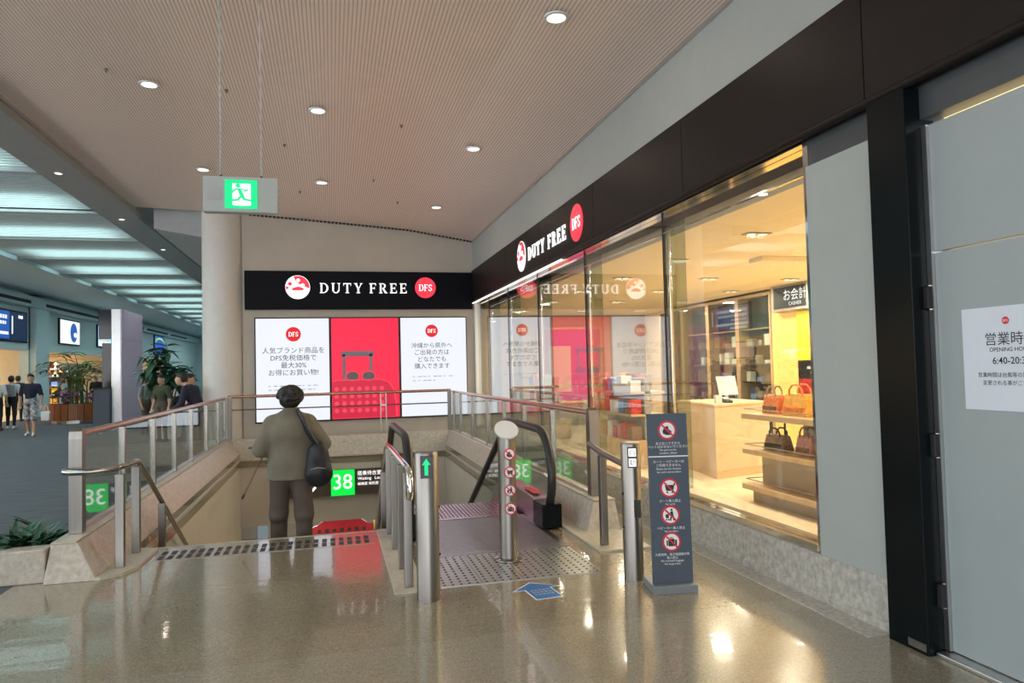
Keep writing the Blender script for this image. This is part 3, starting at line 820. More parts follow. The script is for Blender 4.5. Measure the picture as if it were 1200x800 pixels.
# =================================================================== ESCALATOR
t = thing('escalator', 'escalator with black handrails and glass sides leading down beside stairs', 'escalator', (1.4, 7.5, -.1))
TAN = math.tan(math.radians(30))
def topz(y): return .93 if y < 8.25 else .93-(y-8.25)*TAN
fpl = MB().box((.72, 5.9, 0), (1.97, 7.30, .006)); fpl.build('landing_plate', 'plate_steel', t)
m = MB(); y = 5.95
while y < 7.25:
    m.box((.78, y, .006), (1.91, y+.012, .009)); y += .032
o = m.build('landing_rib', 'plate_steel', t); o['kind'] = 'stuff'
box('comb_strip', (.80, 7.27, .004), (1.89, 7.34, .014), 'deck_metal', t)
for i in range(18):
    y0 = 7.34+.4*i
    z = 0 if i < 2 else -.08 if i == 2 else -.08-.231*(i-2)
    MB().box((.82, y0, z-.24), (1.87, y0+.4, z)).build('step', 'step_metal', t)
    if i < 4:
        g = MB()
        for k in range(26): g.box((.83+k*.04, y0, z), (.845+k*.04, y0+.38, z+.006))
        o = g.build('cleat', 'deck_metal', t); o['kind'] = 'stuff'
for x, s_ in ((.72, -1), (1.97, 1)):
    xx = x+s_*.05
    c = (6.93, .50); R_ = .43
    loop = arc(c, R_, -PI/2-.2, -PI*1.5, 16, lambda a, b: (a, b))
    slope = [(8.1, .93), (8.3, .915), (8.6, topz(8.6)-.02), (11, topz(11)), (14.4, topz(14.4))]
    outer = loop+[(7.5, .93)]+slope
    MB().tube([(xx, a, b) for a, b in outer], [.042]*len(outer), 12).build('handrail', 'rubber_black', t, smooth=True)
    gl = [(6.72, .26), (6.62, .35), (6.53, .5), (6.60, .72), (6.75, .86), (6.93, .905)]+[(8.1, .905), (8.3, .885), (14.3, topz(14.3)-.02), (14.3, topz(14.3)-.75), (8.35, .16), (8.1, .26)]
    MB().prism(gl, 'x', xx-.006, xx+.006).build('glass_side', 'glass', t)
    dk = [(6.82, 0), (6.82, .25), (8.0, .26), (8.35, .18), (14.3, topz(14.3)-.74), (14.3, topz(14.3)-1.4), (8.4, -.45), (7.3, -.2)]
    MB().prism(dk, 'x', xx-.09, xx+.09).build('deck', 'deck_metal', t, bevel=.006)
    MB().box((xx-.10, 6.52, .012), (xx+.10, 6.84, .24)).build('newel_base', 'black_gloss', t, bevel=.012)
    MB().ball((xx, 6.58, .19), (.05, .04, .05)).build('handrail_inlet', 'rubber_black', t, smooth=True)
box('truss_cladding', (.56, 7.1, -1.2), (.575, 7.6, -.02), 'steel_brushed', t)
MB().prism([(7.1, -.02), (8.0, -.02), (14.4, topz(14.4)-1.0), (14.4, -4.3), (13.5, -4.3), (7.1, -1.2)], 'x', .575, .59).build('side_cladding', 'steel_brushed', t)
# notice on the escalator deck
tag(MB().add([(2.10, 7.0, .268), (1.98, 7.0, .268), (1.98, 7.42, .268), (2.10, 7.42, .268)], [(0, 1, 2, 3)]).build('deck_sticker', 'print_red'), 'small red notice sticker on escalator deck', 'sticker')
# tactile plates
for i in range(4):
    for j in range(2):
        x0 = .73+.308*i; y0 = 5.07+.40*j
        if j == 1 and i == 2: pass
        p = thing('tactile_plate', 'dotted steel tactile plate in front of escalator landing', 'floor plate', (x0+.15, y0+.2, 0), 'tactile plates before the escalator')
        box('plate', (x0, y0, 0), (x0+.304, y0+.396, .005), 'aluminium', p)
        m = MB()
        nx, ny = 5, 6
        for a in range(nx):
            for b in range(ny):
                m.lathe((x0+.032+a*.06, y0+.033+b*.066, .004), [(.011, 0), (.009, .004)], 8)
        o = m.build('dot', 'dot_dark', p); o['kind'] = 'stuff'
# stair warning strip: slots in two rows
t = thing('warning_strip', 'band of black slots set in floor at stair head', 'floor strip', (-.56, 6.75, 0))
box('strip_plate', (-1.50, 6.58, 0), (.36, 6.92, .003), 'terrazzo', t)
for i in range(24):
    for j in range(2):
        x0 = -1.46+i*.075
        box('slot', (x0, 6.61+j*.16, .003), (x0+.042, 6.73+j*.16, .006), 'dot_dark', t)

# =================================================================== BOLLARDS AND NOTICE STAND
def no_sign(O, U, V, r, kind, parent):
    O = Vector(O); Nn = Vector(U).cross(Vector(V))
    d = MB().flat(O, U, V, circle(r, 28), .002).build('no_sign', 'print_red', parent)
    MB().flat(O+Nn*.0022, U, V, circle(r*.80, 24), .0015).build('sign_ground', 'print_white', d)
    m = MB(); Q = O+Nn*.004
    P = lambda poly: m.flat(Q, U, V, [(a*r, b*r) for a, b in poly], .001)
    if kind == 'dog':
        P([(-.5, -.1), (-.3, .35), (.1, .45), (.15, .1), (.45, -.1), (.4, -.5), (-.1, -.5), (-.45, -.35)])
    elif kind == 'cart':
        P([(-.5, .3), (.5, .3), (.4, -.3), (-.35, -.3)]); P(circle(.1, 8, (-.25, -.45))); P(circle(.1, 8, (.3, -.45))); P(rect(.45, .25, .6, .5))
    elif kind == 'stroller':
        P(circle(.12, 8, (.12, .55))); P([(.0, .4), (.25, .4), (.3, -.05), (.45, -.55), (.3, -.58), (.15, -.1), (.02, -.58), (-.12, -.55), (.02, .0)]); P([(-.55, .1), (-.2, .1), (-.2, -.3), (-.5, -.3)]); P(circle(.09, 8, (-.45, -.45))); P(circle(.09, 8, (-.22, -.45))); P([(0, .3), (.05, .25), (-.28, .05), (-.32, .1)])
    else:
        P(rect(-.35, -.45, .3, .3)); P([(.35, -.45), (.55, -.45), (.55, .2), (.35, .2)]); P([(-.55, -.4), (-.4, -.4), (-.4, .15), (-.55, .15)]); P(rect(-.15, .3, -.08, .45)); P(rect(.05, .3, .12, .45)); P(rect(-.15, .42, .12, .48))
    m.build('pictogram', 'ink', d)
    MB().flat(O+Nn*.006, U, V, [(-.62*r, .50*r), (-.50*r, .62*r), (.62*r, -.50*r), (.50*r, -.62*r)], .001).build('slash', 'print_red', d)
# bollard with green arrow
bx, by = .615, 4.86
t = thing('bollard', 'steel bollard showing a green lit arrow beside stair handrail', 'bollard', (bx, by, 0))
MB().lathe((bx, by, 0), [(.079, 0), (.079, .985), (.074, .995), (.06, 1.0)], 32).build('tube', 'steel_brushed', t, smooth=True)
UB = Vector((by, -bx, 0)).normalized(); UB = Vector((0.992, -.124, 0)).normalized(); NB = UB.cross(UZ)
O = Vector((bx, by, .90))+NB*.0785
MB().flat(O-NB*.012, UB, UZ, rect(-.04, -.075, .04, .075), .016).build('display', 'screen_glass', t, bevel=.003)
MB().flat(O+NB*.005, UB, UZ, [(-.012, -.055), (.012, -.055), (.012, .015), (.028, .015), (0, .058), (-.028, .015), (-.012, .015)], .002).build('green_arrow', 'exit_green', t)
for z in (.62, .30): MB().ball((bx+.077, by-.02, z), .010, 8, 6).build('sensor_eye', 'rubber_black', t, smooth=True)
# bollard with slanted head
bx, by = 1.37, 5.63
BZ=.0095
t = thing('bollard', 'steel bollard with slanted disc head and four prohibition stickers', 'bollard', (bx, by, BZ))
m = MB(); n = 32; vs = []; fs = []
for k in range(n):
    a = 2*PI*k/n; vs.append((bx+.072*math.cos(a), by+.072*math.sin(a), .012))
for k in range(n):
    a = 2*PI*k/n; vs.append((bx+.072*math.cos(a), by+.072*math.sin(a), 1.045+.9*.072*math.sin(a)))
fs = [(k, (k+1) % n, n+(k+1) % n, n+k) for k in range(n)]+[list(range(n))[::-1], list(range(n, 2*n))]
m.add(vs, fs).build('tube', 'steel_brushed', t, smooth=True)
hd = Vector((0, -.9, 1)).normalized()
c = Vector((bx, by, 1.045))
MB().cyl(c+hd*.0, c+hd*.014, .098, n=32).build('head_disc', 'white_paint', t, smooth=True)
MB().lathe((bx, by, BZ), [(.125, 0), (.125, .008), (.10, .016), (.074, .018)], 32).build('base_flange', 'steel', t, smooth=True)
UB = Vector((.95, -.10, 0)).normalized(); NB = UB.cross(UZ)
for z, kd in zip((.86, .715, .57, .425), ('dog', 'cart', 'stroller', 'case')):
    no_sign(Vector((bx, by, z))+NB*.0725+UB*.012, UB, UZ, .048, kd, t)
# automatic bollard
bx, by = 2.11, 4.84
t = thing('bollard', 'steel bollard with black automatic sign beside slate notice stand', 'bollard', (bx, by, 0))
MB().lathe((bx, by, 0), [(.072, 0), (.072, .975), (.068, .985), (.05, .99)], 32).build('tube', 'steel_brushed', t, smooth=True)
UB = Vector((.90, -.32, 0)).normalized(); NB = UB.cross(UZ)
O = Vector((bx, by, .885))+NB*.0715+UB*.008
MB().flat(O-NB*.01, UB, UZ, rect(-.034, -.075, .034, .075), .014).build('display', 'screen_glass', t, bevel=.003)
for dz, chh in ((.036, '自'), (-.036, '動')):
    MB().flat(O+NB*.0045+UZ*dz, UB, UZ, rect(-.026, -.028, .026, .028), .001).build('character_plate', 'lit_white', t)
    text('character', chh, .05, 'ink', O+NB*.006+UZ*dz, UB, UZ, t, off=.0)
box('side_slot', (bx-.02, by-.076, .45), (bx+.04, by-.068, .58), 'steel_mirror', t, bevel=.002)
for z in (.62, .38): MB().ball((bx-.074, by-.01, z), .010, 8, 6).build('sensor_eye', 'rubber_black', t, smooth=True)

# slate notice stand
sx, sy = 2.245, 4.50
t = thing('notice_stand', 'slate blue standing notice panel with four red prohibition pictograms', 'sign', (sx, sy, 0))
U2 = Vector((.985, -.17, 0)).normalized(); N2 = U2.cross(UZ)
V2 = (UZ+N2*-.03).normalized()
def stq(a, b, off=0): return Vector((sx, sy, .0))+U2*a+V2*b+U2.cross(V2)*off
MB().flat(stq(0, 0), U2, V2, rect(-.14, .055, .14, 1.21), .022).build('panel', 'sign_slate', t, bevel=.002)
bs = MB().flat(Vector((sx, sy, 0)), U2, -N2, rect(-.155, -.075, .155, .20), .055); bs.build('base', 'slate_base', t, bevel=.004)
FO = .0225
for z, kd in ((1.095, 'dog'), (.70, 'cart'), (.515, 'stroller'), (.335, 'case')):
    no_sign(stq(-.002, z, FO), U2, V2, .066, kd, t)
MB().flat(stq(0, .915, FO), U2, V2, rect(-.14, -.004, .14, .004), .001).build('divider_line', 'print_white', t)
for z, s_, h in ((1.005, 'あぶないですから', .022), (.982, 'ペットはのせないでください', .022), (.958, 'No pets on the', .019), (.937, 'escalator, please', .019),
                 (.880, 'カート・ベビーカーは', .022), (.855, 'ご利用できません', .022), (.831, 'Please use the elevator', .019), (.809, 'for carts and strollers', .019),
                 (.612, 'カート乗入禁止', .022), (.590, 'No carts', .019), (.428, 'ベビーカー乗入禁止', .022), (.406, 'No strollers', .019),
                 (.250, '大型荷物、電子機器機材等', .02), (.228, '乗入禁止', .02), (.206, 'No outsized baggage', .019), (.185, 'No large items', .019)):
    text('notice_line', s_, h, 'print_white', stq(0, z, FO), U2, V2, t, off=.001)

# blue floor arrow
t = thing('floor_arrow', 'blue arrow sticker on terrazzo pointing to escalator', 'floor sticker', (1.375, 4.79, 0))
Ua = Vector((.98, .10, 0)).normalized(); Va = UZ.cross(Ua)
O = Vector((1.375, 4.80, .001))
MB().flat(O, Ua, Va, [(-.095, -.19), (.105, -.19), (.105, .03), (.19, .03), (0, .19), (-.19, .03), (-.095, .03)], .001).build('arrow_edge', 'print_white', t)
MB().flat(O+UZ*.0012, Ua, Va, [(-.085, -.18), (.095, -.18), (.095, .038), (.165, .038), (0, .175), (-.165, .038), (-.085, .038)], .001).build('arrow_face', 'arrow_blue', t)
for i in range(3):
    m = MB()
    for k in range(5): m.flat(O+UZ*.0025, Ua, Va, rect(-.065+k*.03, -.01-i*.045, -.045+k*.03, .006-i*.045), .0005)
    m.build('small_print', 'ink_pale', t)

# opening hours paper on the door
t = thing('opening_hours_poster', 'white opening hours notice with red round logo on grey door', 'poster', (XW+.048, 2.66, 1.29))
xp = XW+.048
box('sheet', (xp-.002, 2.41, 1.29), (xp+.001, 2.905, 1.79), 'paper', t)
O = Vector((xp-.003, 2.665, 1.72))
MB().flat(O, UYn, UZ, circle(.018, 24), .001).build('logo_disc', 'print_red', t)
serif_text('logo_letters', 'DFS', .012, 'print_white', O+Vector((-.0015, 0, 0)), UYn, UZ, t, gap=.06, thick=.0005)
for z, s_, h, b in ((1.635, '営業時間', .068, 0), (1.583, 'OPENING HOURS', .028, 0), (1.530, '6:40-20:30', .046, .0004), (1.462, '営業時間は台風等の影響により', .026, 0), (1.424, '変更される事がございます', .026, 0)):
    text('notice_line', s_, h, 'ink', (xp-.0025, 2.645, z), UYn, UZ, t, off=.001, bold=b)

# hanging exit sign
ex, ey = -.69, 6.0
t = thing('exit_sign', 'hanging exit sign with green running figure on two rods', 'exit sign', (ex, ey, 2.86))
x0, x1, z0, z1 = -.975, -.405, 2.855, 3.145
MB().box((x0, ey, z0), (x1, ey+.09, z1)).build('housing', 'panel_grey', t, bevel=.01)
box('grille', (x0+.03, ey-.004, z0+.10), (x0+.14, ey+.001, z1-.09), 'beam_grey', t)
gp = box('green_panel', (x0+.165, ey-.012, z0+.03), (x0+.41, ey+.001, z1-.03), 'exit_green', t)
O = Vector((x0+.2875, ey-.0125, (z0+z1)/2))
MB().flat(O, UX, UZ, [(-.065, -.09), (-.065, .085), (.075, .085), (.075, -.09), (.04, -.095), (-.03, -.095)], .002).build('doorway', 'exit_white', t)
m = MB(); Q = O+Vector((0, -.003, 0))
m.flat(Q, UX, UZ, circle(.017, 12, (-.022, .068)), .002)
for p in ([(-.03, .045), (.0, .045), (.018, .0), (-.005, -.015)], [(-.03, .045), (-.02, .038), (-.055, .02), (-.07, -.005), (-.078, .003), (-.062, .03)], [(.0, .045), (.03, .02), (.055, .03), (.05, .04), (.03, .034), (.005, .047)],
          [(-.005, -.015), (.018, .0), (.03, -.035), (.075, -.045), (.075, -.058), (.02, -.05)], [(-.005, -.015), (.01, -.02), (-.02, -.055), (-.075, -.06), (-.08, -.045), (-.03, -.042)]):
    m.flat(Q, UX, UZ, p, .002)
m.build('running_figure', 'exit_green', t)
for x in (x0+.13, x1-.13):
    MB().cyl((x, ey+.045, z1), (x, ey+.045, ceil_z(x)), .007, n=8).build('rod', 'beam_grey', t, smooth=True)
    MB().ball((x, ey+.045, z1+.008), .014, 8, 6).build('rod_nut', 'black_matt', t)

# =================================================================== SHOP INTERIOR
t = thing('cashier_counter', 'pale wooden cashier counter with angled front inside shop', 'counter', (5.4, 9.2, 0))
fp = [(4.95, 8.53), (6.0, 8.86), (6.0, 9.9), (5.12, 9.9), (5.07, 9.32)]
ins = lambda k: [(5.45+(a-5.45)*k, 9.25+(b-9.25)*k) for a, b in fp]
MB().prism(ins(.985), 'z', 0, .10).build('kick_base', 'wood_pale', t)
MB().prism(ins(1.0), 'z', .10, .96).build('front', 'laminate', t, bevel=.01)
MB().prism(ins(1.02), 'z', .96, 1.0).build('worktop', 'wood_pale', t, bevel=.012)
MB().box((4.93, 8.6, .53), (4.96, 9.2, .535)).build('joint_line', 'taupe', t)
t = thing('till_monitor', 'tilted white till monitor on cashier counter', 'monitor', (5.45, 9.05, 1.0))
MB().box((5.38, 9.0, 1.0), (5.52, 9.12, 1.02)).build('foot', 'white_goods', t)
MB().prism([(9.03, 1.02), (9.07, 1.02), (9.10, 1.28), (9.06, 1.28)], 'x', 5.43, 5.47).build('stem', 'white_goods', t)
MB().prism([(8.98, 1.10), (9.0, 1.10), (9.08, 1.36), (9.06, 1.36)], 'x', 5.3, 5.6).build('screen', 'white_goods', t, bevel=.006)
tag(MB().box((5.10, 8.75, 1.0), (5.2, 8.8, 1.11)).build('card_holder', 'white_goods', bevel=.004), 'small white card holder on cashier counter', 'card holder')
t = thing('payment_terminal', 'dark payment terminal with glowing keypad on cashier counter', 'terminal', (5.3, 8.8, 1.0))
MB().prism([(8.74, 1.0), (8.9, 1.0), (8.9, 1.06), (8.74, 1.03)], 'x', 5.26, 5.36).build('terminal_body', 'black_matt', t, bevel=.005)
MB().prism([(8.8, 1.05), (8.9, 1.07), (8.9, 1.074), (8.8, 1.054)], 'x', 5.27, 5.35).build('terminal_screen', 'poster_white', t)

# tiered handbag display
t = thing('display_shelf', 'three tier pale wood handbag display near shop window', 'display shelf', (4.75, 6.5, 0))
y0, y1 = 5.55, 7.15
MB().box((4.56, y0, 0), (5.2, y1-.06, .14)).build('plinth', 'taupe', t, bevel=.006)
MB().box((4.46, y0, .14), (5.25, y1, .20)).build('shelf', 'wood_pale', t, bevel=.006)
MB().box((4.62, y0, .20), (5.15, y1-.16, .50)).build('drawer_box', 'taupe', t, bevel=.006)
MB().box((4.48, y0, .53), (5.15, y1, .585)).build('shelf', 'wood_pale', t, bevel=.006)
MB().box((4.60, 6.55, .50), (4.75, 6.8, .53)).build('riser', 'wood_pale', t)
MB().box((4.95, y0, .585), (5.05, y1-.45, .92)).build('back_panel', 'shop_grey', t)
MB().cyl((4.85, 6.88, .58), (4.85, 6.88, .93), .012, n=8).build('shelf_post', 'black_matt', t)
MB().box((4.48, y0, .92), (5.15, y1, .98)).build('shelf', 'wood_pale', t, bevel=.006)
for z in (.20, .585, .98):
    MB().tube([(4.5, y0, z+.05), (4.5, y1-.03, z+.05), (4.53, y1-.02, z+.05), (5.1, y1-.02, z+.05)], .006, 6).build('guard_wire', 'taupe', t)
def handbag(x, y, z, w, h, d, mat, name, label, mat2='bag_brown', rot=0):
    t = thing(name, label, 'bag', (x, y, z), None)
    m = MB()
    vs = [(x-d/2, y-w/2, z), (x+d/2, y-w/2, z), (x+d/2, y+w/2, z), (x-d/2, y+w/2, z),
          (x-d*.28, y-w*.43, z+h), (x+d*.28, y-w*.43, z+h), (x+d*.28, y+w*.43, z+h), (x-d*.28, y+w*.43, z+h)]
    m.add(vs, [(0, 3, 2, 1), (4, 5, 6, 7), (0, 1, 5, 4), (1, 2, 6, 5), (2, 3, 7, 6), (3, 0, 4, 7)])
    m.build('bag_body', mat, t, bevel=.018)
    MB().box((x-d/2-.004, y-w*.40, z+.03), (x-d/2+.02, y+w*.40, z+h*.42)).build('pocket', mat2, t, bevel=.006)
    for sx in (-1, 1):
        pts = [(x+sx*d*.25, y-w*.28, z+h*.75), (x+sx*d*.3, y-w*.24, z+h*1.2), (x+sx*d*.3, y-w*.1, z+h*1.42), (x+sx*d*.3, y+w*.1, z+h*1.42), (x+sx*d*.3, y+w*.24, z+h*1.2), (x+sx*d*.25, y+w*.28, z+h*.75)]
        MB().tube(pts, .010, 8).build('handle', mat2, t, smooth=True)
    return t
handbag(4.72, 6.86, .98, .30, .21, .15, 'bag_orange', 'handbag', 'orange handbag with brown handles at open end of top display shelf')
handbag(4.72, 6.42, .98, .42, .23, .18, 'bag_amber', 'handbag', 'wide amber handbag with brown handles on top display shelf', 'bag_orange')
handbag(4.72, 5.95, .98, .32, .20, .15, 'bag_orange', 'handbag', 'orange handbag on top display shelf beside shop window post', 'bag_brown')
handbag(4.72, 6.82, .585, .36, .17, .16, 'bag_brown', 'handbag', 'dark brown patterned handbag at open end of middle display shelf', 'black_matt')
handbag(4.70, 6.30, .585, .26, .20, .14, 'cloth_rose', 'handbag', 'rose and grey handbag in middle of display shelf', 'bag_brown')
handbag(4.70, 5.93, .585, .28, .21, .14, 'bag_orange', 'handbag', 'orange handbag on middle display shelf beside shop window post', 'cloth_rose')
t = thing('counter_board', 'black and red product board standing behind handbags', 'sign', (4.95, 6.4, .98))
MB().box((4.93, 6.1, .985), (4.96, 6.72, 1.56)).build('board', 'black_matt', t, bevel=.004)
box('red_picture', (4.925, 6.12, 1.0), (4.931, 6.70, 1.36), 'red_goods', t)
for z, w in ((1.48, .18), (1.43, .12)):
    m = MB()
    for k in range(5): m.box((4.926, 6.40-w+k*w*.4, z-.014), (4.931, 6.40-w+k*w*.4+w*.3, z+.014))
    o = m.build('board_lettering', 'print_white', t); o['kind'] = 'stuff'

# wall cabinets at the back of the shop
YC = [11.62, 12.78, 13.94, 15.1, 16.26]
rngs = random.Random(3)
for i in range(4):
    a, b = YC[i], YC[i+1]
    nm = ['beside the yellow wall', 'second from the yellow wall', 'third from the yellow wall', 'farthest from the yellow wall'][i]
    t = thing('display_cabinet', 'dark glazed display cabinet with wooden frame, %s' % nm, 'cabinet', (8.1, (a+b)/2, 0), 'wall cabinets in shop')
    box('back', (8.22, a+.05, .02), (8.28, b-.05, 2.82), 'cab_dark', t)
    for y in (a, b-.06): box('stile', (7.98, y, 0), (8.28, y+.06, 2.88), 'cab_frame', t)
    box('top_rail', (7.98, a+.06, 2.82), (8.28, b-.06, 2.88), 'cab_frame', t)
    box('base', (7.98, a+.06, 0), (8.28, b-.06, .35), 'cab_dark', t)
    for z in (.8, 1.15, 1.5, 1.85, 2.19): box('shelf', (8.03, a+.06, z), (8.22, b-.06, z+.025), 'steel' if z < 2 else 'cab_frame', t)
    box('pane', (7.995, a+.06, .36), (8.0, b-.06, 2.82), 'glass', t)
    for z in (.825, 1.175, 1.525, 1.875):
        y = a+.16
        while y < b-.25:
            w = rngs.uniform(.06, .2); h = rngs.uniform(.06, .24)
            tag(MB().box((8.06, y, z), (8.18, y+w, z+h)).build('gift_box', rngs.choice(['white_goods', 'blue_goods', 'cab_dark', 'taupe', 'bag_brown']), bevel=.004), 'small boxed goods on glass shelf of cabinet %s' % nm, 'box', 'boxed goods in cabinet %s' % nm)
            y += w+rngs.uniform(.08, .25)
# yellow and ochre wall section with cashier sign
struct(box('wall_cashier', (7.98, 8.6, 0), (8.28, 11.6, 2.9), 'ochre'))
t = thing('brand_banner', 'bright yellow vertical banner with dark lettering on ochre wall', 'banner', (7.97, 10.4, .9))
box('banner_face', (7.94, 10.05, .9), (7.975, 10.82, 2.42), 'yellow_paint', t)
for k in range(5):
    MB().flat((7.938, 10.5, 2.2-.17*k), UYn, UZ, circle(.045, 12) if k == 0 else rect(-.03, -.035, .03, .035), .002).build('banner_mark', 'ochre', t)
t = thing('cashier_sign', 'black hanging cashier sign with white Japanese lettering', 'sign', (7.9, 10.9, 2.45))
MB().box((7.84, 10.35, 2.45), (7.97, 11.40, 2.93)).build('sign_frame', 'shop_grey', t, bevel=.01)
box('sign_face', (7.832, 10.40, 2.50), (7.842, 11.30, 2.88), 'black_matt', t)
text('lettering', 'お会計', .22, 'lit_white', (7.830, 10.68, 2.73), UYn, UZ, t)
text('lettering', 'CASHIER', .09, 'lit_white', (7.830, 10.68, 2.57), UYn, UZ, t)
# shelf gondolas deeper in the shop
gi = 0
for gx, gy, gl, lab in ((4.3, 10.6, 1.5, 'next to the first glass fin'), (5.0, 12.9, 1.6, 'behind the middle windows'), (4.4, 15.4, 1.6, 'in the far shop corner'), (6.2, 14.6, 1.6, 'in front of the dark cabinets')):
    t = thing('shelf_gondola', 'low pale wood goods gondola %s' % lab, 'shelf', (gx+.25, gy, 0))
    MB().box((gx, gy-gl/2, 0), (gx+.6, gy+gl/2, .42)).build('base', 'wood_pale', t, bevel=.01)
    MB().box((gx+.25, gy-gl/2, .42), (gx+.35, gy+gl/2, 1.35)).build('centre_panel', 'shop_grey', t, bevel=.006)
    for z in (.78, 1.12):
        MB().box((gx+.02, gy-gl/2, z), (gx+.58, gy+gl/2, z+.03)).build('shelf', 'wood_pale', t)
    for z in (.42, .81, 1.15):
        y = gy-gl/2+.05
        while y < gy+gl/2-.2:
            w = rngs.uniform(.10, .2); h = rngs.uniform(.12, .26)
            tag(MB().box((gx+.05, y, z), (gx+.22, y+w, z+h)).build('goods_box', rngs.choice(['white_goods', 'red_goods', 'blue_goods', 'bag_amber', 'bag_brown', 'cloth_rose']), bevel=.006), 'colourful goods box on gondola %s' % lab, 'box', 'goods on gondola %s' % lab)
            y += w+rngs.uniform(.01, .06)
t = thing('picture_lightbox', 'tall pink and red beauty picture lightbox in shop', 'lightbox', (6.1, 17.7, .6))
MB().box((5.2, 17.70, .6), (7.0, 17.79, 2.6)).build('frame', 'wood_pale', t, bevel=.01)
box('picture', (5.26, 17.69, .66), (6.94, 17.70, 2.54), 'poster_pink', t)
box('portrait', (5.5, 17.682, .9), (6.1, 17.69, 2.1), 'poster_peach', t)

# =================================================================== PEOPLE: bodies from a distance field
def sd_person(prims, h=.014, k=.028, clips=()):
    lo = np.array([1e9]*3); hi = -lo
    for p in prims:
        if p[0] == 'c':
            r = max(p[3], p[4]); a, b = np.array(p[1]), np.array(p[2])
            l, u = np.minimum(a, b)-r, np.maximum(a, b)+r
        else:
            a = np.array(p[1]); r = np.array(p[2]); l, u = a-r, a+r
        lo = np.minimum(lo, l); hi = np.maximum(hi, u)
    lo -= 3*h; hi += 3*h
    n = np.ceil((hi-lo)/h).astype(int)+1
    ax = [lo[i]+h*np.arange(n[i]) for i in range(3)]
    Fd = np.full(n, 1.0); best = np.full(n, 9.0); mid = np.zeros(n, np.int8)
    for p in prims:
        m = .07
        if p[0] == 'c':
            r = max(p[3], p[4]); a, b = np.array(p[1], float), np.array(p[2], float); l, u = np.minimum(a, b)-r-m, np.maximum(a, b)+r+m
        else:
            a = np.array(p[1], float); r = np.array(p[2], float); l, u = a-r-m, a+r+m
        i0 = np.clip(np.floor((l-lo)/h).astype(int), 0, n-1); i1 = np.clip(np.ceil((u-lo)/h).astype(int)+1, 1, n)
        sl_ = tuple(slice(i0[i], i1[i]) for i in range(3))
        X, Y, Z = np.meshgrid(ax[0][sl_[0]], ax[1][sl_[1]], ax[2][sl_[2]], indexing='ij')
        if p[0] == 'c':
            ys = p[6] if len(p) > 6 else 1.0
            d = b-a; ys_a = a[1]
            q = np.stack([X-a[0], (Y-a[1]), Z-a[2]], -1)
            tt = np.clip((q@d)/max(d@d, 1e-9), 0, 1)
            rr = p[3]+(p[4]-p[3])*tt
            e = q-tt[..., None]*d
            D = np.sqrt(e[..., 0]**2+(e[..., 1]/ys)**2+e[..., 2]**2)-rr
            mat = p[5]
        else:
            q0 = np.sqrt(((X-a[0])/r[0])**2+((Y-a[1])/r[1])**2+((Z-a[2])/r[2])**2)
            D = (q0-1)*r.min(); mat = p[3]
        f = Fd[sl_]
        hh = np.clip(.5+.5*(f-D)/k, 0, 1)
        Fd[sl_] = f+(D-f)*hh-k*hh*(1-hh)
        bb = best[sl_]; w = D < bb
        bb[w] = D[w]; mid[sl_][w] = mat
    for axn, val, sg in clips:
        sh_ = [1, 1, 1]; sh_[axn] = -1
        Fd = np.maximum(Fd, (sg*(val-ax[axn])).reshape(sh_)*np.ones(n))
    # surface nets
    ins_ = Fd < 0
    c = [(i, j, l) for i in (0, 1) for j in (0, 1) for l in (0, 1)]
    cs = lambda A, o: A[o[0]:A.shape[0]-1+o[0], o[1]:A.shape[1]-1+o[1], o[2]:A.shape[2]-1+o[2]]
    cnt = sum(cs(ins_, o).astype(np.int8) for o in c)
    act = (cnt > 0) & (cnt < 8)
    idx = np.full(act.shape, -1); cells = np.argwhere(act); idx[act] = np.arange(len(cells))
    acc = np.zeros((len(cells), 3)); num = np.zeros(len(cells))
    for o1 in c:
        for axn in range(3):
            if o1[axn]: continue
            o2 = list(o1); o2[axn] = 1
            v1 = cs(Fd, o1)[act]; v2 = cs(Fd, o2)[act]
            w = (v1 < 0) != (v2 < 0)
            tt = np.where(w, v1/np.where(w, v1-v2, 1), 0)
            P = np.tile(np.array(o1, float), (len(cells), 1)); P[:, axn] += tt
            acc[w] += P[w]; num[w] += 1
    V = lo+(cells+acc/num[:, None])*h
    mats = mid[cells[:, 0], cells[:, 1], cells[:, 2]]
    Q = []
    for axn in range(3):
        o2 = [0, 0, 0]; o2[axn] = 1
        A = ins_[tuple(slice(0, ins_.shape[i]-o2[i]) for i in range(3))]; B = ins_[tuple(slice(o2[i], None) for i in range(3))]
        ed = np.argwhere(A != B)
        b1, b2 = [(1, 2), (2, 0), (0, 1)][axn]
        ok = (ed[:, b1] > 0) & (ed[:, b2] > 0); ed = ed[ok]
        if not len(ed): continue
        flip = A[tuple(ed.T)]
        e1 = np.zeros(3, int); e1[b1] = 1; e2 = np.zeros(3, int); e2[b2] = 1
        g = lambda E: idx[tuple(E.T)]
        q = np.stack([g(ed-e1-e2), g(ed-e2), g(ed), g(ed-e1)], 1)
        q[~flip] = q[~flip][:, ::-1]
        Q.append(q)
    Q = np.concatenate(Q); Q = Q[(Q >= 0).all(1)]
    return V, Q, mats
def field_mesh(name, prims, mats, parent, loc, rotz, s, h=.014, k=.028, clips=()):
    V, Q, mi = sd_person(prims, h, k, clips)
    me = bpy.data.meshes.new(name)
    me.from_pydata((V*s).tolist(), [], Q.tolist())
    for mm in mats: me.materials.append(MATS[mm])
    fm = mi[Q[:, 0]] if len(mats) > 1 else np.zeros(len(Q), int)
    me.polygons.foreach_set('material_index', np.asarray(fm, np.int32))
    me.polygons.foreach_set('use_smooth', [True]*len(Q)); me.update()
    return link_mesh(name, me, loc, parent)
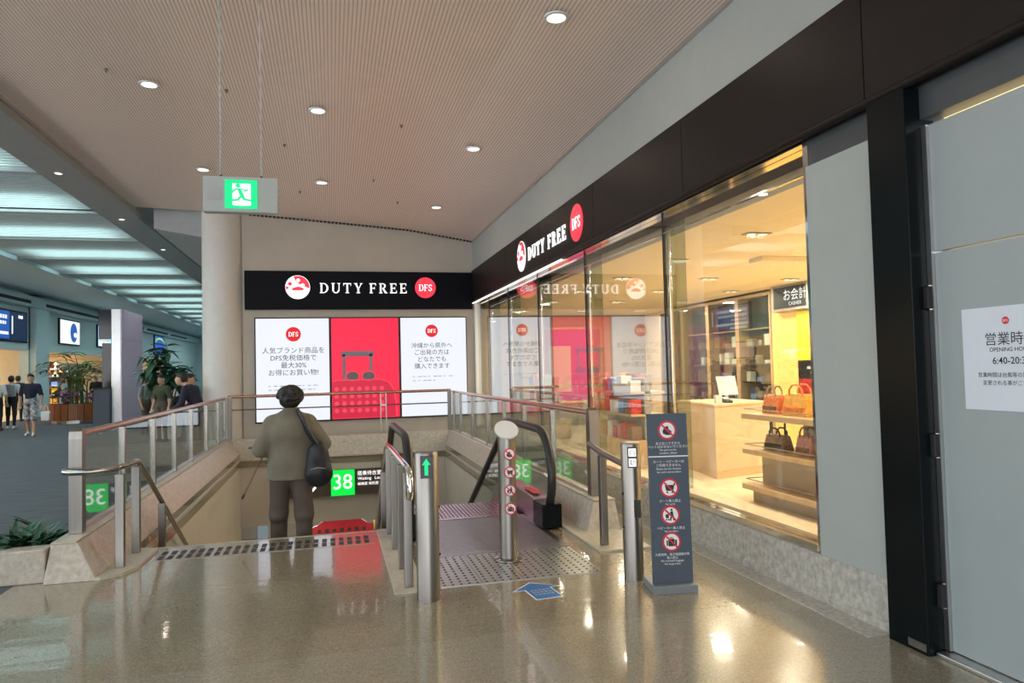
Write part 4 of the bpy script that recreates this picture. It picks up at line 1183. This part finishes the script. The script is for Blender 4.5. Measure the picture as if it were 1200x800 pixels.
def hand_prims(w, d, side, mat=0, curl=.5, up=(0, 0, 1)):
    # palm, four fingers of unequal length, thumb; d = pointing direction
    w = np.array(w, float); d = np.array(d, float); d /= np.linalg.norm(d)
    lat = np.cross(d, np.array((0, 1, 0)) if abs(d[1]) < .8 else np.array((0, 0, 1))); lat /= np.linalg.norm(lat)
    pn = np.cross(lat, d)
    out = [('c', tuple(w), tuple(w+d*.055), .026, .030, mat)]
    base = w+d*.075
    for i, L in enumerate((.065, .078, .073, .055)):
        b0 = base+lat*(i-1.5)*.019
        k1 = b0+d*L*.5+pn*curl*.018; k2 = k1+d*L*.35*(1-curl*.5)+pn*curl*.04
        out += [('c', tuple(b0-d*.02), tuple(k1), .0095, .009, mat), ('c', tuple(k1), tuple(k2), .009, .0075, mat)]
    tb = w+d*.03-lat*.028
    out += [('c', tuple(tb), tuple(tb-lat*.03+d*.03), .012, .011, mat), ('c', tuple(tb-lat*.03+d*.03), tuple(tb-lat*.03+d*.065+pn*.01), .011, .009, mat)]
    return out
def body_prims(stride=0., larm=None, rarm=None, sleeve=.55, shorts=False, lean=0., headturn=0., headdown=0.):
    P = []
    ly = lambda z: lean*max(0, z-.95)
    for sx, st_ in ((-1, stride), (1, -stride)):
        hip = (.085*sx, 0, .90); knee = (.095*sx, .02+st_*.55, .49); ank = (.10*sx, st_-.01-.05*(st_ < 0), .09+.04*(st_ < -.05)); toe = (.115*sx, st_+.13, .045)
        P += [('c', hip, knee, .088, .066 if not shorts else .085, 2)]
        P += [('c', knee, ank, .060 if not shorts else .052, .042, 2 if not shorts else 0)]
        P += [('c', (ank[0], ank[1]-.03, .05+.03*(st_ < -.05)), toe, .045, .040, 3)]
    P += [('e', (0, 0, .96), (.165, .115, .13), 2), ('c', (0, ly(1.0), 1.02), (0, ly(1.2), 1.20), .128, .14, 1, .8), ('e', (0, ly(1.28), 1.28), (.185, .12, .17), 1), ('c', (-.14, ly(1.39), 1.39), (.14, ly(1.39), 1.39), .062, .062, 1)]
    for sx, arm in ((-1, larm), (1, rarm)):
        sh_ = np.array((.185*sx, ly(1.38), 1.38))
        el, wr_ = arm if arm else ((.25*sx, -.02, 1.10), (.255*sx, .06, .86))
        el = np.array(el); wr_ = np.array(wr_)
        sp = sh_+(el-sh_)*min(1, sleeve/.6)
        P += [('c', tuple(sh_), tuple(sp), .062, .055, 1)]
        P += [('c', tuple(sh_), tuple(el), .046, .040, 0)]
        if sleeve > .8: P += [('c', tuple(el), tuple(wr_), .050, .040, 1)]
        P += [('c', tuple(el), tuple(wr_), .040, .027, 0)]
        P += hand_prims(wr_, wr_-el, sx)
    hc = np.array((headturn*.02, ly(1.6)+.02+headdown*.06, 1.60-headdown*.03))
    P += [('c', (0, ly(1.42), 1.42), tuple(hc-np.array((0, .02, .07))), .056, .052, 0), ('e', tuple(hc), (.076, .095, .112), 0),
          ('e', (hc[0], hc[1]+.045, hc[2]-.06), (.052, .052, .052), 0), ('e', (hc[0], hc[1]+.10, hc[2]-.01), (.016, .022, .028), 0),
          ('e', (hc[0]-.078, hc[1]-.01, hc[2]-.005), (.014, .025, .034), 0), ('e', (hc[0]+.078, hc[1]-.01, hc[2]-.005), (.014, .025, .034), 0)]
    return P, hc
def person(label, x, y, rot, s, mats, z=0, h=.016, hair=None, group=None, long_hair=False, **kw):
    t = thing('person', label, 'person', (x, y, z), group)
    t.rotation_euler = (0, 0, rot)
    P, hc = body_prims(**kw)
    b = field_mesh('body', P, mats, t, (x, y, z), rot, s, h)
    H = [('e', (hc[0], hc[1]-.02, hc[2]+.035), (.086, .10, .092), 0), ('e', (hc[0], hc[1]-.05, hc[2]-.01), (.078, .065, .085), 0), ('e', (hc[0], hc[1]+.045, hc[2]+.085), (.06, .045, .035), 0)]
    if long_hair: H += [('c', (hc[0], hc[1]-.06, hc[2]), (hc[0], hc[1]-.09, hc[2]-.26), .07, .045, 0)]
    field_mesh('hair', H, [hair or 'hair'], t, (x, y, z), rot, s, h*.8)
    f = MB()
    for sx in (-1, 1): f.ball(((hc[0]+sx*.03)*s, (hc[1]+.083)*s, (hc[2]+.012)*s), .011*s, 8, 6)
    f.box(((hc[0]-.022)*s, (hc[1]+.088)*s, (hc[2]-.062)*s), ((hc[0]+.022)*s, (hc[1]+.097)*s, (hc[2]-.056)*s))
    f.v = [(a+x, b_+y, c+z) for a, b_, c in f.v]
    o = f.build('facial_features', 'hair', t, smooth=True)
    o.location = (o.location.x, o.location.y, o.location.z)
    return t
def attach(t, mb, name, mat, s=1.0, **kw):
    # part given in the person's own frame
    L = ORG[t]
    mb.v = [(a*s+L.x, b*s+L.y, c*s+L.z) for a, b, c in mb.v]
    return mb.build(name, mat, t, **kw)

# man walking down the stairs, seen from behind
mx, my, mz = -.415, 7.50, -.33
man = thing('person', 'man in olive tee and brown trousers walking down stairs with black backpack', 'person', (mx, my, mz))
s = 1.015
rarm = ((.335, -.05, 1.13), (.23, .16, 1.08)); larm = ((-.285, -.04, 1.11), (-.25, .19, 1.06))
P, hc = body_prims(stride=.07, larm=larm, rarm=rarm, sleeve=.5, headdown=.5)
field_mesh('body', [p for p in P], ['skin', 'cloth_olive', 'cloth_brown', 'shoe_dark'], man, (mx, my, mz), 0, s, .010)
# loose shirt
SH = [('c', (0, -.01, 1.30), (0, 0, .80), .20, .232, 0, .68), ('c', (-.155, 0, 1.375), (.155, 0, 1.375), .07, .07, 0), ('e', (0, -.03, 1.27), (.225, .15, .15), 0), ('c', (0, -.01, 1.40), (0, .0, 1.45), .085, .07, 0)]
for sx, (el, wr_) in ((-1, larm), (1, rarm)):
    sh_ = np.array((.185*sx, 0, 1.355)); el = np.array(el)
    SH += [('c', tuple(sh_), tuple(sh_+(el-sh_)*.92), .074, .072, 0)]
SH += [('c', larm[0], tuple(np.array(larm[0])+(np.array(larm[1])-np.array(larm[0]))*.2), .066, .066, 0)]
field_mesh('shirt', SH, ['cloth_olive'], man, (mx, my, mz), 0, s, .011, .05, [(2, .815, 1)])
# loose trousers
TR = [('e', (0, 0, .93), (.20, .145, .14), 0)]
for sx, st_ in ((-1, .07), (1, -.07)):
    TR += [('c', (.092*sx, 0, .88), (.122*sx, .02+st_*.55, .50), .108, .088, 0), ('c', (.122*sx, .02+st_*.55, .50), (.125*sx, st_, .10), .085, .075, 0), ('e', (.124*sx, -.015+st_*.5, .45), (.088, .092, .06), 0)]
field_mesh('trousers', TR, ['cloth_brown'], man, (mx, my, mz), 0, s, .011, .03, [(2, .085, 1)])
# short curly hair
HR = [('e', (hc[0], hc[1]-.02, hc[2]+.045), (.110, .118, .088), 0), ('e', (hc[0], hc[1]-.05, hc[2]-.005), (.102, .08, .075), 0)]
rr = random.Random(5)
for i in range(110):
    a = rr.uniform(0, 2*PI); e = rr.uniform(-.55, 1.45)
    HR.append(('e', (hc[0]+.112*math.cos(a)*math.cos(e), hc[1]-.02+.115*math.sin(a)*math.cos(e), hc[2]+.045+.088*math.sin(e)), (.024, .024, .022), 0))
field_mesh('hair', HR, ['hair'], man, (mx, my, mz), 0, s, .009, .012)
# things he carries
def man_local(mb): 
    mb.v = [(a*s+mx, b*s+my, c*s+mz) for a, b, c in mb.v]; return mb
bk = thing('backpack', 'black backpack hanging from one shoulder of man on stairs', 'bag', (mx+.24, my-.2, mz+.8))
BP = [('c', (.27, -.20, .88), (.265, -.17, 1.05), .135, .105, 0, .75), ('e', (.27, -.26, .90), (.10, .07, .10), 0), ('e', (.265, -.17, 1.12), (.07, .06, .06), 0)]
V, Q, mi = sd_person(BP, .012, .04)
me = bpy.data.meshes.new('pack_body'); V = V*s+np.array((mx, my, mz))-np.array(ORG[bk]); me.from_pydata(V.tolist(), [], Q.tolist()); me.materials.append(MATS['bag_black']); me.polygons.foreach_set('use_smooth', [True]*len(Q))
o = bpy.data.objects.new('pack_body', me); COL.objects.link(o); o.parent = bk; ORG[o] = ORG[bk].copy()
man_local(MB().tube([(.27, -.165, 1.13), (.22, -.185, 1.20), (.165, -.185, 1.30), (.12, -.15, 1.41), (.085, -.08, 1.465), (.08, .03, 1.455), (.11, .13, 1.36)], .055, 8, flat=.4)).build('shoulder_strap', 'bag_black', bk, smooth=True)
man_local(MB().tube([(.24, -.15, 1.1), (.30, -.1, 1.18), (.33, -.08, 1.1)], .012, 6)).build('grab_loop', 'bag_black', bk, smooth=True)
man_local(MB().tube([(.20, -.30, .93), (.27, -.335, .95), (.34, -.30, .93)], .006, 6)).build('zip', 'cloth_grey', bk)
st_ = thing('walking_stick', 'thin dark stick held down in left hand of man on stairs', 'stick', (mx-.45, my+.1, mz+.5))
man_local(MB().tube([(-.25, .22, 1.08), (-.33, .17, .92), (-.455, .10, .66)], [.008, .007, .006], 8)).build('shaft', 'bark', st_, smooth=True)
man_local(MB().tube([(-.45, .105, .67), (-.468, .09, .63)], .011, 8)).build('ferrule', 'black_matt', st_, smooth=True)
ph = thing('mobile_phone', 'dark phone edge in left hand of man on stairs', 'phone', (mx-.38, my+.24, mz+1.1))
man_local(MB().box((-.42, .22, 1.105), (-.27, .30, 1.116))).build('phone_body', 'black_matt', ph, bevel=.002)

def at(u, v, zz=None, yy=None):
    r_ = _R@_d(u, v)
    t_ = (zz-CAM_H)/r_[2] if zz is not None else yy/r_[1]
    return r_*t_+np.array((0, 0, CAM_H))
# people in the concourse
p = at(36, 511, 0)
w1 = person('person in navy tee and patterned shorts walking with white plastic bag', p[0], p[1], PI*1.04, 1.0, ['skin', 'cloth_navy', 'cloth_print', 'shoe_white'], shorts=True, stride=.14, sleeve=.5, h=.02)
L = ORG[w1]
hx, hy = p[0]+.40, p[1]-.1
t = thing('plastic_bag', 'white plastic carrier bag carried by person in patterned shorts', 'bag', (hx, hy, .42))
MB().add([(hx-.1, hy-.07, .42), (hx+.1, hy-.07, .42), (hx+.1, hy+.07, .42), (hx-.1, hy+.07, .42), (hx-.12, hy-.05, .68), (hx+.12, hy-.05, .68), (hx+.12, hy+.05, .68), (hx-.12, hy+.05, .68)], [(0, 3, 2, 1), (4, 5, 6, 7), (0, 1, 5, 4), (1, 2, 6, 5), (2, 3, 7, 6), (3, 0, 4, 7)]).build('bag_body', 'cloth_white', t, bevel=.03)
MB().tube([(hx-.07, hy, .67), (hx-.04, hy, .8), (hx+.0, hy, .84), (hx+.04, hy, .8), (hx+.07, hy, .67)], .012, 6).build('handle', 'cloth_white', t, smooth=True)
q = at(13, 503, 0)
person('person in white shirt and dark trousers with grey backpack, back turned', q[0], q[1], .15, .99, ['skin', 'cloth_white', 'cloth_black', 'shoe_white'], sleeve=.5, stride=.05, h=.02)
b1 = thing('backpack', 'grey backpack on person in white shirt', 'bag', (q[0]+.03, q[1]-.2, 1.05))
MB().box((q[0]-.10, q[1]-.30, 1.05), (q[0]+.16, q[1]-.145, 1.42)).build('pack_body', 'cloth_grey', b1, bevel=.05, seg=3)
MB().box((q[0]-.06, q[1]-.34, 1.08), (q[0]+.12, q[1]-.29, 1.25)).build('front_pocket', 'cloth_grey', b1, bevel=.02)
q = at(-4, 505, 0)
person('person in pale shirt at edge of shop queue', q[0], q[1], .1, .98, ['skin', 'cloth_white', 'cloth_black', 'shoe_dark'], sleeve=.5, h=.022)
q = at(21, 494, 0)
person('person in dark clothes with dark backpack standing before left shop', q[0], q[1], .1, 1.0, ['skin', 'cloth_navy', 'cloth_black', 'shoe_dark'], h=.022)
b1 = thing('backpack', 'dark navy backpack on person in dark clothes', 'bag', (q[0]+.03, q[1]-.2, 1.0))
MB().box((q[0]-.15, q[1]-.33, 1.0), (q[0]+.15, q[1]-.145, 1.45)).build('pack_body', 'cloth_black', b1, bevel=.05, seg=3)
q = at(78, 492, 0)
person('person with long hair in pale teal top beside wooden planter', q[0], q[1], -1.9, .96, ['skin', 'cloth_teal', 'cloth_black', 'shoe_dark'], long_hair=True, h=.022, rarm=((.24, .02, 1.12), (.18, .22, 1.05)))
b1 = thing('handbag', 'black shoulder bag on person in pale teal top', 'bag', (q[0]-.3, q[1]-.1, .95))
MB().box((q[0]-.34, q[1]-.22, .92), (q[0]-.22, q[1]+.05, 1.12)).build('bag_body', 'bag_black', b1, bevel=.03)
MB().tube([(q[0]-.28, q[1]-.2, 1.1), (q[0]-.1, q[1]-.2, 1.42), (q[0]-.02, q[1]-.05, 1.5), (q[0]-.26, q[1]+.03, 1.1)], .012, 6).build('strap', 'bag_black', b1, smooth=True)
q = at(113, 486, 0)
person('person in black with pale cap behind palm planter', q[0], q[1], PI, .97, ['skin', 'cloth_black', 'cloth_black', 'shoe_dark'], h=.024, hair='cloth_white')
# people beyond the left balustrade
pl_ = at(243, 470, None, 13.4)
person('person in dark purple jacket leaning forward beside round column', pl_[0]-.12, 13.4, 1.25, .96, ['skin', 'cloth_navy', 'cloth_black', 'shoe_dark'], lean=.42, headdown=1.0, sleeve=1.0, larm=((-.24, .22, 1.12), (-.16, .42, 1.02)), rarm=((.24, .22, 1.12), (.16, .42, 1.02)), h=.014)
q = at(224, 480, None, 15.2)
person('person in rose patterned top facing person in dark jacket', q[0]-.05, 15.2, -1.3, .93, ['skin', 'cloth_rose', 'cloth_grey', 'shoe_dark'], h=.018, long_hair=True)
q = at(190, 480, None, 18.5)
person('person in dark green top standing beneath rubber tree', q[0], 18.5, 2.6, .93, ['skin', 'cloth_green', 'cloth_brown', 'shoe_dark'], h=.02)
q = at(207, 480, None, 24)
person('person in white top far beyond rubber tree', q[0], 24, 2.9, .9, ['skin', 'cloth_white', 'cloth_black', 'shoe_dark'], h=.024)
q = at(171, 480, None, 21)
person('person in rust brown trousers beside lilac pillar', q[0], 21, -2.0, .92, ['skin', 'cloth_grey', 'cloth_brown', 'shoe_dark'], h=.024)

# =================================================================== PLANTS
def leaf_mesh(name, L, w, mat, droop=.35, fold=.12, tip=.5):
    n = 5; vs = []; fs = []
    for i in range(n+1):
        tt = i/n
        ww = w*math.sin(PI*min(1, .12+tt*.88)**tip if tt < 1 else 0) if False else w*(math.sin(PI*(.08+.92*tt)))**.8 if tt < 1 else .002
        y = L*tt; z = -droop*L*tt*tt
        vs += [(-ww/2, y, z+fold*ww), (0, y, z), (ww/2, y, z+fold*ww)]
    for i in range(n):
        a = 3*i; fs += [(a, a+1, a+4, a+3), (a+1, a+2, a+5, a+4)]
    me = bpy.data.meshes.new(name); me.from_pydata(vs, [], fs); me.materials.append(MATS[mat])
    me.polygons.foreach_set('use_smooth', [True]*len(fs))
    return me
def put_leaf(me, name, parent, loc, az, el, sc=1.0, roll=0.):
    o = bpy.data.objects.new(name, me); COL.objects.link(o); o.parent = parent
    o.location = Vector(loc)-ORG[parent]; ORG[o] = Vector(loc)
    o.rotation_euler = (Matrix.Rotation(az, 3, 'Z')@Matrix.Rotation(el, 3, 'X')@Matrix.Rotation(roll, 3, 'Y')).to_euler()
    o.scale = (sc, sc, sc)
    return o
R3 = random.Random(11)
t = thing('leafy_plant', 'low dark green strap leaved plant in stone planter', 'plant', (-2.42, 6.7, .13))
lm = [leaf_mesh('leaf_a', .34, .055, 'leaf_dark', .55), leaf_mesh('leaf_b', .28, .05, 'leaf_mid', .4), leaf_mesh('leaf_c', .40, .06, 'leaf_dark', .75)]
for cx, cy in ((-2.33, 6.50), (-2.42, 6.55), (-2.53, 6.56), (-2.34, 6.72), (-2.46, 6.76), (-2.58, 6.80), (-2.38, 6.92)):
    for i in range(22):
        put_leaf(R3.choice(lm), 'leaf', t, (cx+R3.uniform(-.03, .03), cy+R3.uniform(-.03, .03), .15), R3.uniform(0, 2*PI), R3.uniform(.6, 1.3), R3.uniform(.6, .9), R3.uniform(-.3, .3))
    MB().cyl((cx, cy, .13), (cx, cy, .24), .03, .015, 8).build('stem', 'leaf_mid', t, smooth=True)
# rubber tree beyond the balustrade
q = at(195, 470, None, 19.5); qx, qy = q[0], 19.5
t = thing('rubber_tree', 'tall dark rubber tree with broad leaves in square pot behind glass balustrade', 'plant', (qx, qy, 0))
MB().add([(qx-.28, qy-.28, 0), (qx+.28, qy-.28, 0), (qx+.28, qy+.28, 0), (qx-.28, qy+.28, 0), (qx-.36, qy-.36, .6), (qx+.36, qy-.36, .6), (qx+.36, qy+.36, .6), (qx-.36, qy+.36, .6)], [(0, 3, 2, 1), (4, 5, 6, 7), (0, 1, 5, 4), (1, 2, 6, 5), (2, 3, 7, 6), (3, 0, 4, 7)]).build('pot', 'white_goods', t, bevel=.02)
lm = [leaf_mesh('rubber_a', .36, .16, 'leaf_dark', .5), leaf_mesh('rubber_b', .30, .14, 'leaf_mid', .35), leaf_mesh('rubber_c', .42, .15, 'leaf_dark', .7)]
for k in range(7):
    a = 2*PI*k/7; r = R3.uniform(.3, .75); zt = R3.uniform(1.6, 2.45)
    tip = (qx+r*math.cos(a), qy+r*math.sin(a), zt)
    midp = (qx+r*.45*math.cos(a), qy+r*.45*math.sin(a), .6+(zt-.6)*.55)
    MB().tube([(qx+.05*math.cos(a), qy+.05*math.sin(a), .55), midp, tip], [.025, .018, .008], 7).build('branch', 'bark', t, smooth=True)
    for i in range(30):
        f = R3.uniform(.15, 1.0)
        pt = [midp[j]+(tip[j]-midp[j])*f+R3.uniform(-.07, .07) for j in range(3)]
        put_leaf(R3.choice(lm), 'leaf', t, pt, R3.uniform(0, 2*PI), R3.uniform(-.5, .9), R3.uniform(.7, 1.1), R3.uniform(-.5, .5))
# palm planter
q = at(97, 497, 0); qx, qy = q[0]-.55, q[1]+1.3
t = thing('planter', 'round planter of reddish wood staves under palm in concourse', 'planter', (qx, qy, 0))
n = 26
for k in range(n):
    a = 2*PI*k/n; rr_ = .95
    c = Vector((qx+rr_*math.cos(a), qy+rr_*math.sin(a), 0)); ta = Vector((-math.sin(a), math.cos(a), 0)); ra = Vector((math.cos(a), math.sin(a), 0))
    w = rr_*2*PI/n*.47
    vs = [c+ta*i*w+ra*j*.03+UZ*z for z in (.12, .68) for i, j in ((-1, -1), (1, -1), (1, 1), (-1, 1))]
    MB().add(vs, [(0, 3, 2, 1), (4, 5, 6, 7), (0, 1, 5, 4), (1, 2, 6, 5), (2, 3, 7, 6), (3, 0, 4, 7)]).build('stave', 'wood_brown', t)
MB().lathe((qx, qy, 0), [(.80, 0), (.80, .12), (.9, .12), (.9, .62)], 26).build('liner', 'aluminium', t)
p_ = thing('palm_plant', 'palm with arching green and rust fronds in wooden planter', 'plant', (qx, qy, .62))
fr = leaf_mesh('frond_leaflet', .5, .10, 'leaf_palm', .4)
fr2 = leaf_mesh('frond_leaflet_rust', .48, .10, 'leaf_rust', .4)
for k in range(18):
    az = 2*PI*k/9+R3.uniform(-.2, .2); bx_ = qx+R3.uniform(-.35, .35); by_ = qy+R3.uniform(-.3, .3); H_ = R3.uniform(1.3, 2.4); Ln = R3.uniform(.7, 1.1)
    pts = [(bx_, by_, .62), (bx_+.05*math.cos(az), by_+.05*math.sin(az), H_*.75+.3)]
    for i in range(1, 6):
        f = i/5; pts.append((bx_+(.05+Ln*f)*math.cos(az), by_+(.05+Ln*f)*math.sin(az), H_*.75+.3+.42*math.sin(f*2.2)))
    MB().tube(pts, [.022]*2+[.012]*5, 5).build('frond_stem', 'leaf_palm', p_, smooth=True)
    for i in range(2, 7):
        for sd in (-1, 1):
            put_leaf(fr if k % 3 else fr2, 'leaflet', p_, pts[i], az-PI/2+sd*1.0, .15, R3.uniform(.8, 1.15), 0)
o_ = thing('orchid_bed', 'purple flowering plants round base of palm', 'plant', (qx, qy, .62))
ol = leaf_mesh('petal', .16, .12, 'orchid', .3)
for k in range(70):
    a = R3.uniform(0, 2*PI); r = R3.uniform(.3, .85)
    put_leaf(ol, 'petal', o_, (qx+r*math.cos(a), qy+r*math.sin(a), .72+R3.uniform(0, .5)), R3.uniform(0, 2*PI), R3.uniform(-.5, 1.2), R3.uniform(.8, 1.3))
for k in range(16):
    a = R3.uniform(0, 2*PI); r = R3.uniform(.3, .8)
    MB().cyl((qx+r*math.cos(a), qy+r*math.sin(a), .62), (qx+r*math.cos(a), qy+r*math.sin(a), 1.1), .012, n=5).build('stem', 'leaf_mid', o_)

# =================================================================== CONCOURSE FURNITURE
q0 = at(133, 497, None, 26.3); q1 = at(143, 497, None, 26.0); q2 = at(166, 497, None, 26.0)
zt = at(150, 362, None, 26.0)[2]
t = thing('pillar_kiosk', 'tall pillar clad in lilac panels with steel edge and black monitors', 'pillar', (q1[0]-.15, 27.3, 0))
zs = [0, at(150, 455, None, 26)[2], at(150, 397, None, 26)[2], zt]
for a, b in zip(zs, zs[1:]):
    MB().box((q1[0]-.03, 26.0, a+.006), (q1[0], 28.7, b-.006)).build('clad_panel', 'lilac_panel', t, bevel=.004)
MB().box((q1[0]-.33, 26.03, 0), (q1[0]-.031, 28.7, zt)).build('core', 'aluminium', t, bevel=.02)
tag(MB().box((q1[0]-.72, 26.1, at(120, 397, None, 26.1)[2]), (q1[0]-.32, 26.3, zt)).build('monitor', 'screen_glass', bevel=.01), 'upper black monitor back fixed to lilac pillar', 'monitor')
tag(MB().box((q1[0]-.62, 26.1, at(120, 455, None, 26.1)[2]), (q1[0]-.32, 26.3, at(120, 402, None, 26.1)[2])).build('monitor', 'screen_glass', bevel=.01), 'lower black monitor back fixed to lilac pillar', 'monitor')
t = thing('info_counter', 'dark charcoal counter standing against lilac pillar', 'counter', (q1[0]-.55, 25.9, 0))
zc = at(125, 455, None, 25.9)[2]
MB().prism([(25.75, 0), (26.25, 0), (26.2, zc), (25.85, zc)], 'x', q1[0]-.80, q1[0]-.33).build('counter_body', 'sign_slate', t, bevel=.01)
box('counter_top', (q1[0]-.83, 25.8, zc), (q1[0]-.33, 26.25, zc+.03), 'black_matt', t)

xl = -12.05
def lscreen(y0, y1, z0, z1, name, label, mat, x=xl):
    t = thing(name, label, 'screen', (x+.08, (y0+y1)/2, z0))
    MB().box((x, y0, z0), (x+.08, y1, z1)).build('frame', 'black_matt', t, bevel=.01)
    box('display', (x+.08, y0+.08, z0+.06), (x+.086, y1-.08, z1-.06), mat, t)
    return t
t = lscreen(28.0, 32.7, 3.05, 4.28, 'departure_screen', 'wide navy information screen with white text above left shop', 'poster_navy')
box('blue_block', (xl+.087, 28.1, 3.15), (xl+.09, 31.0, 4.2), 'poster_blue', t)
for i, (a, b, z, hh) in enumerate(((28.3, 30.8, 3.98, .14), (28.3, 30.7, 3.75, .12), (28.3, 29.6, 3.55, .06), (28.2, 30.9, 3.36, .11), (28.3, 29.7, 3.18, .12), (31.2, 31.3, 3.7, .7), (31.8, 32.2, 4.05, .12))):
    m = MB(); yy_ = a
    while yy_ < b:
        e = min(b, yy_+(.16 if i < 3 else 9)); m.box((xl+.091, yy_, z-hh/2), (xl+.095, e, z+hh/2)); yy_ = e+.05
    o = m.build('text_bar', 'poster_white', t); o['kind'] = 'stuff'
t = lscreen(36.2, 38.9, 3.15, 4.35, 'advert_lightbox', 'white lightbox with blue wave picture above colourful shop', 'poster_white')
MB().flat((xl+.087, 38.0, 3.75), UY, UZ, circle(.46, 20), .003).build('wave_print', 'poster_blue', t)
MB().flat((xl+.091, 38.2, 3.65), UY, UZ, circle(.22, 14, ry=.12), .003).build('wave_print', 'poster_white', t)
t = lscreen(41.6, 44.6, 3.2, 4.4, 'advert_lightbox', 'sky blue beach lightbox beside wave lightbox', 'poster_sky')
MB().flat((xl+.087, 43.1, 3.46), UY, UZ, rect(-1.4, -.18, 1.4, .1), .003).build('sand_print', 'poster_white', t)
MB().flat((xl+.090, 42.6, 3.62), UY, UZ, circle(.2, 10), .003).build('coral_print', 'poster_peach', t)
t = lscreen(54, 57, 3.1, 4.5, 'shop_sign', 'dark blue sign with lime arch beyond lilac pillar', 'poster_blue')
MB().flat((xl+.09, 55.5, 4.0), UY, UZ, circle(1.3, 18, ry=.35, a0=0, a1=PI)+circle(1.1, 18, ry=.22, a0=PI, a1=0), .004).build('arch_print', 'poster_green', t)
# lit shops behind the openings
shopcols = [('poster_peach',), ('poster_white',), ('poster_peach',), ('poster_white',)]
for i, (a, b) in enumerate(opens):
    w = struct(MB().box((-17, a-.3, 0), (-16.8, b+.3, 3.2)).build('wall_unit_%d' % (i+1), 'shop_cream'))
    box('side', (-16.8, a-.3, 0), (-12.4, a, 3.2), 'shop_cream', w); box('side', (-16.8, b, 0), (-12.4, b+.3, 3.2), 'shop_cream', w)
    box('ceiling_slab', (-16.8, a, 3.0), (-12.4, b, 3.2), 'shop_cream', w); box('floor_slab', (-17, a, -.2), (-12.05, b, 0), 'shop_floor', w)
    lamp('unit_lamp', (-14.2, (a+b)/2, 2.95), 260, 2.0, (1, .88, .75))
lscreen(29.5, 32.2, 1.75, 2.6, 'shop_screen', 'small peach and pink screen inside left shop', 'poster_peach', -13.2)
g0 = random.Random(21)
cols = ['red_goods', 'white_goods', 'blue_goods', 'bag_amber', 'cloth_rose', 'yellow_board', 'bag_brown', 'cloth_teal']
for i, (ya, yb) in enumerate(((24, 28.5), (35.2, 40), (40.4, 45), (48, 57))):
    t = thing('goods_rack', 'tall shop rack %s' % ['in left shop behind the queue', 'of colourful souvenirs next to concourse pier', 'of colourful souvenirs behind palm planter', 'in the far concourse shop'][i], 'shelf', (-13.6, (ya+yb)/2, 0))
    box('back_panel', (-14.0, ya, 0), (-13.95, yb, 2.2), 'white_goods', t)
    for z in (.3, .75, 1.2, 1.65): box('shelf', (-13.95, ya, z), (-13.45, yb, z+.04), 'white_goods', t)
    box('header', (-13.6, ya, 2.1), (-13.5, yb, 2.4), ['wood_pale', 'red_goods', 'white_goods', 'blue_goods'][i], t)
    for z in (.34, .79, 1.24, 1.69):
        for cmat in cols:
            m = MB(); y = ya+g0.uniform(0, 1.2)
            while y < yb-.3:
                w = g0.uniform(.12, .3); m.box((-13.9, y, z), (-13.5, y+w, z+g0.uniform(.15, .34))); y += g0.uniform(1.0, 2.2)
            o = m.build('goods', cmat, t); o['kind'] = 'stuff'
# red board with yellow ends on the lower level
yb = 19.0
zA = at(402, 604, None, yb)[2]; xa = at(352, 620, None, yb)[0]; xb = at(449, 620, None, yb)[0]
t = thing('welcome_arch', 'dark red arched board with yellow ends standing on lower level', 'sign', ((xa+xb)/2, yb, ZL))
cx = (xa+xb)/2; hw = (xb-xa)/2
top = [(cx-hw*.82, zA-.28), (cx-hw*.6, zA-.22), (cx-hw*.35, zA-.02), (cx, zA), (cx+hw*.35, zA-.02), (cx+hw*.6, zA-.22), (cx+hw*.82, zA-.28)]
MB().prism([(cx-hw*.82, zA-1.0)]+top+[(cx+hw*.82, zA-1.0)], 'y', yb, yb+.12).build('red_board', 'red_board', t)
for k in range(7):
    MB().flat((cx-hw*.55+k*hw*.18, yb-.001, zA-.36), UX, UZ, rect(-.05, -.05, .05, .05) if k % 2 else circle(.05, 8), .003).build('painted_mark', 'black_matt', t)
for sg in (-1, 1):
    x0 = cx+sg*hw*.9
    MB().prism([(x0-.14, ZL), (x0+.14, ZL), (x0+.14, zA-.1), (x0+.02, zA-.25), (x0-.14, zA-.2)], 'y', yb-.05, yb+.2).build('yellow_post', 'yellow_board', t, bevel=.01)
q = at(300, 628, None, 26.9)
tag(MB().box((q[0]+.05, 26.9, ZL), (q[0]+.4, 26.98, q[2]+.45)).build('lit_doorway', 'sash_lit'), 'pale lit doorway on lower level', 'doorway')
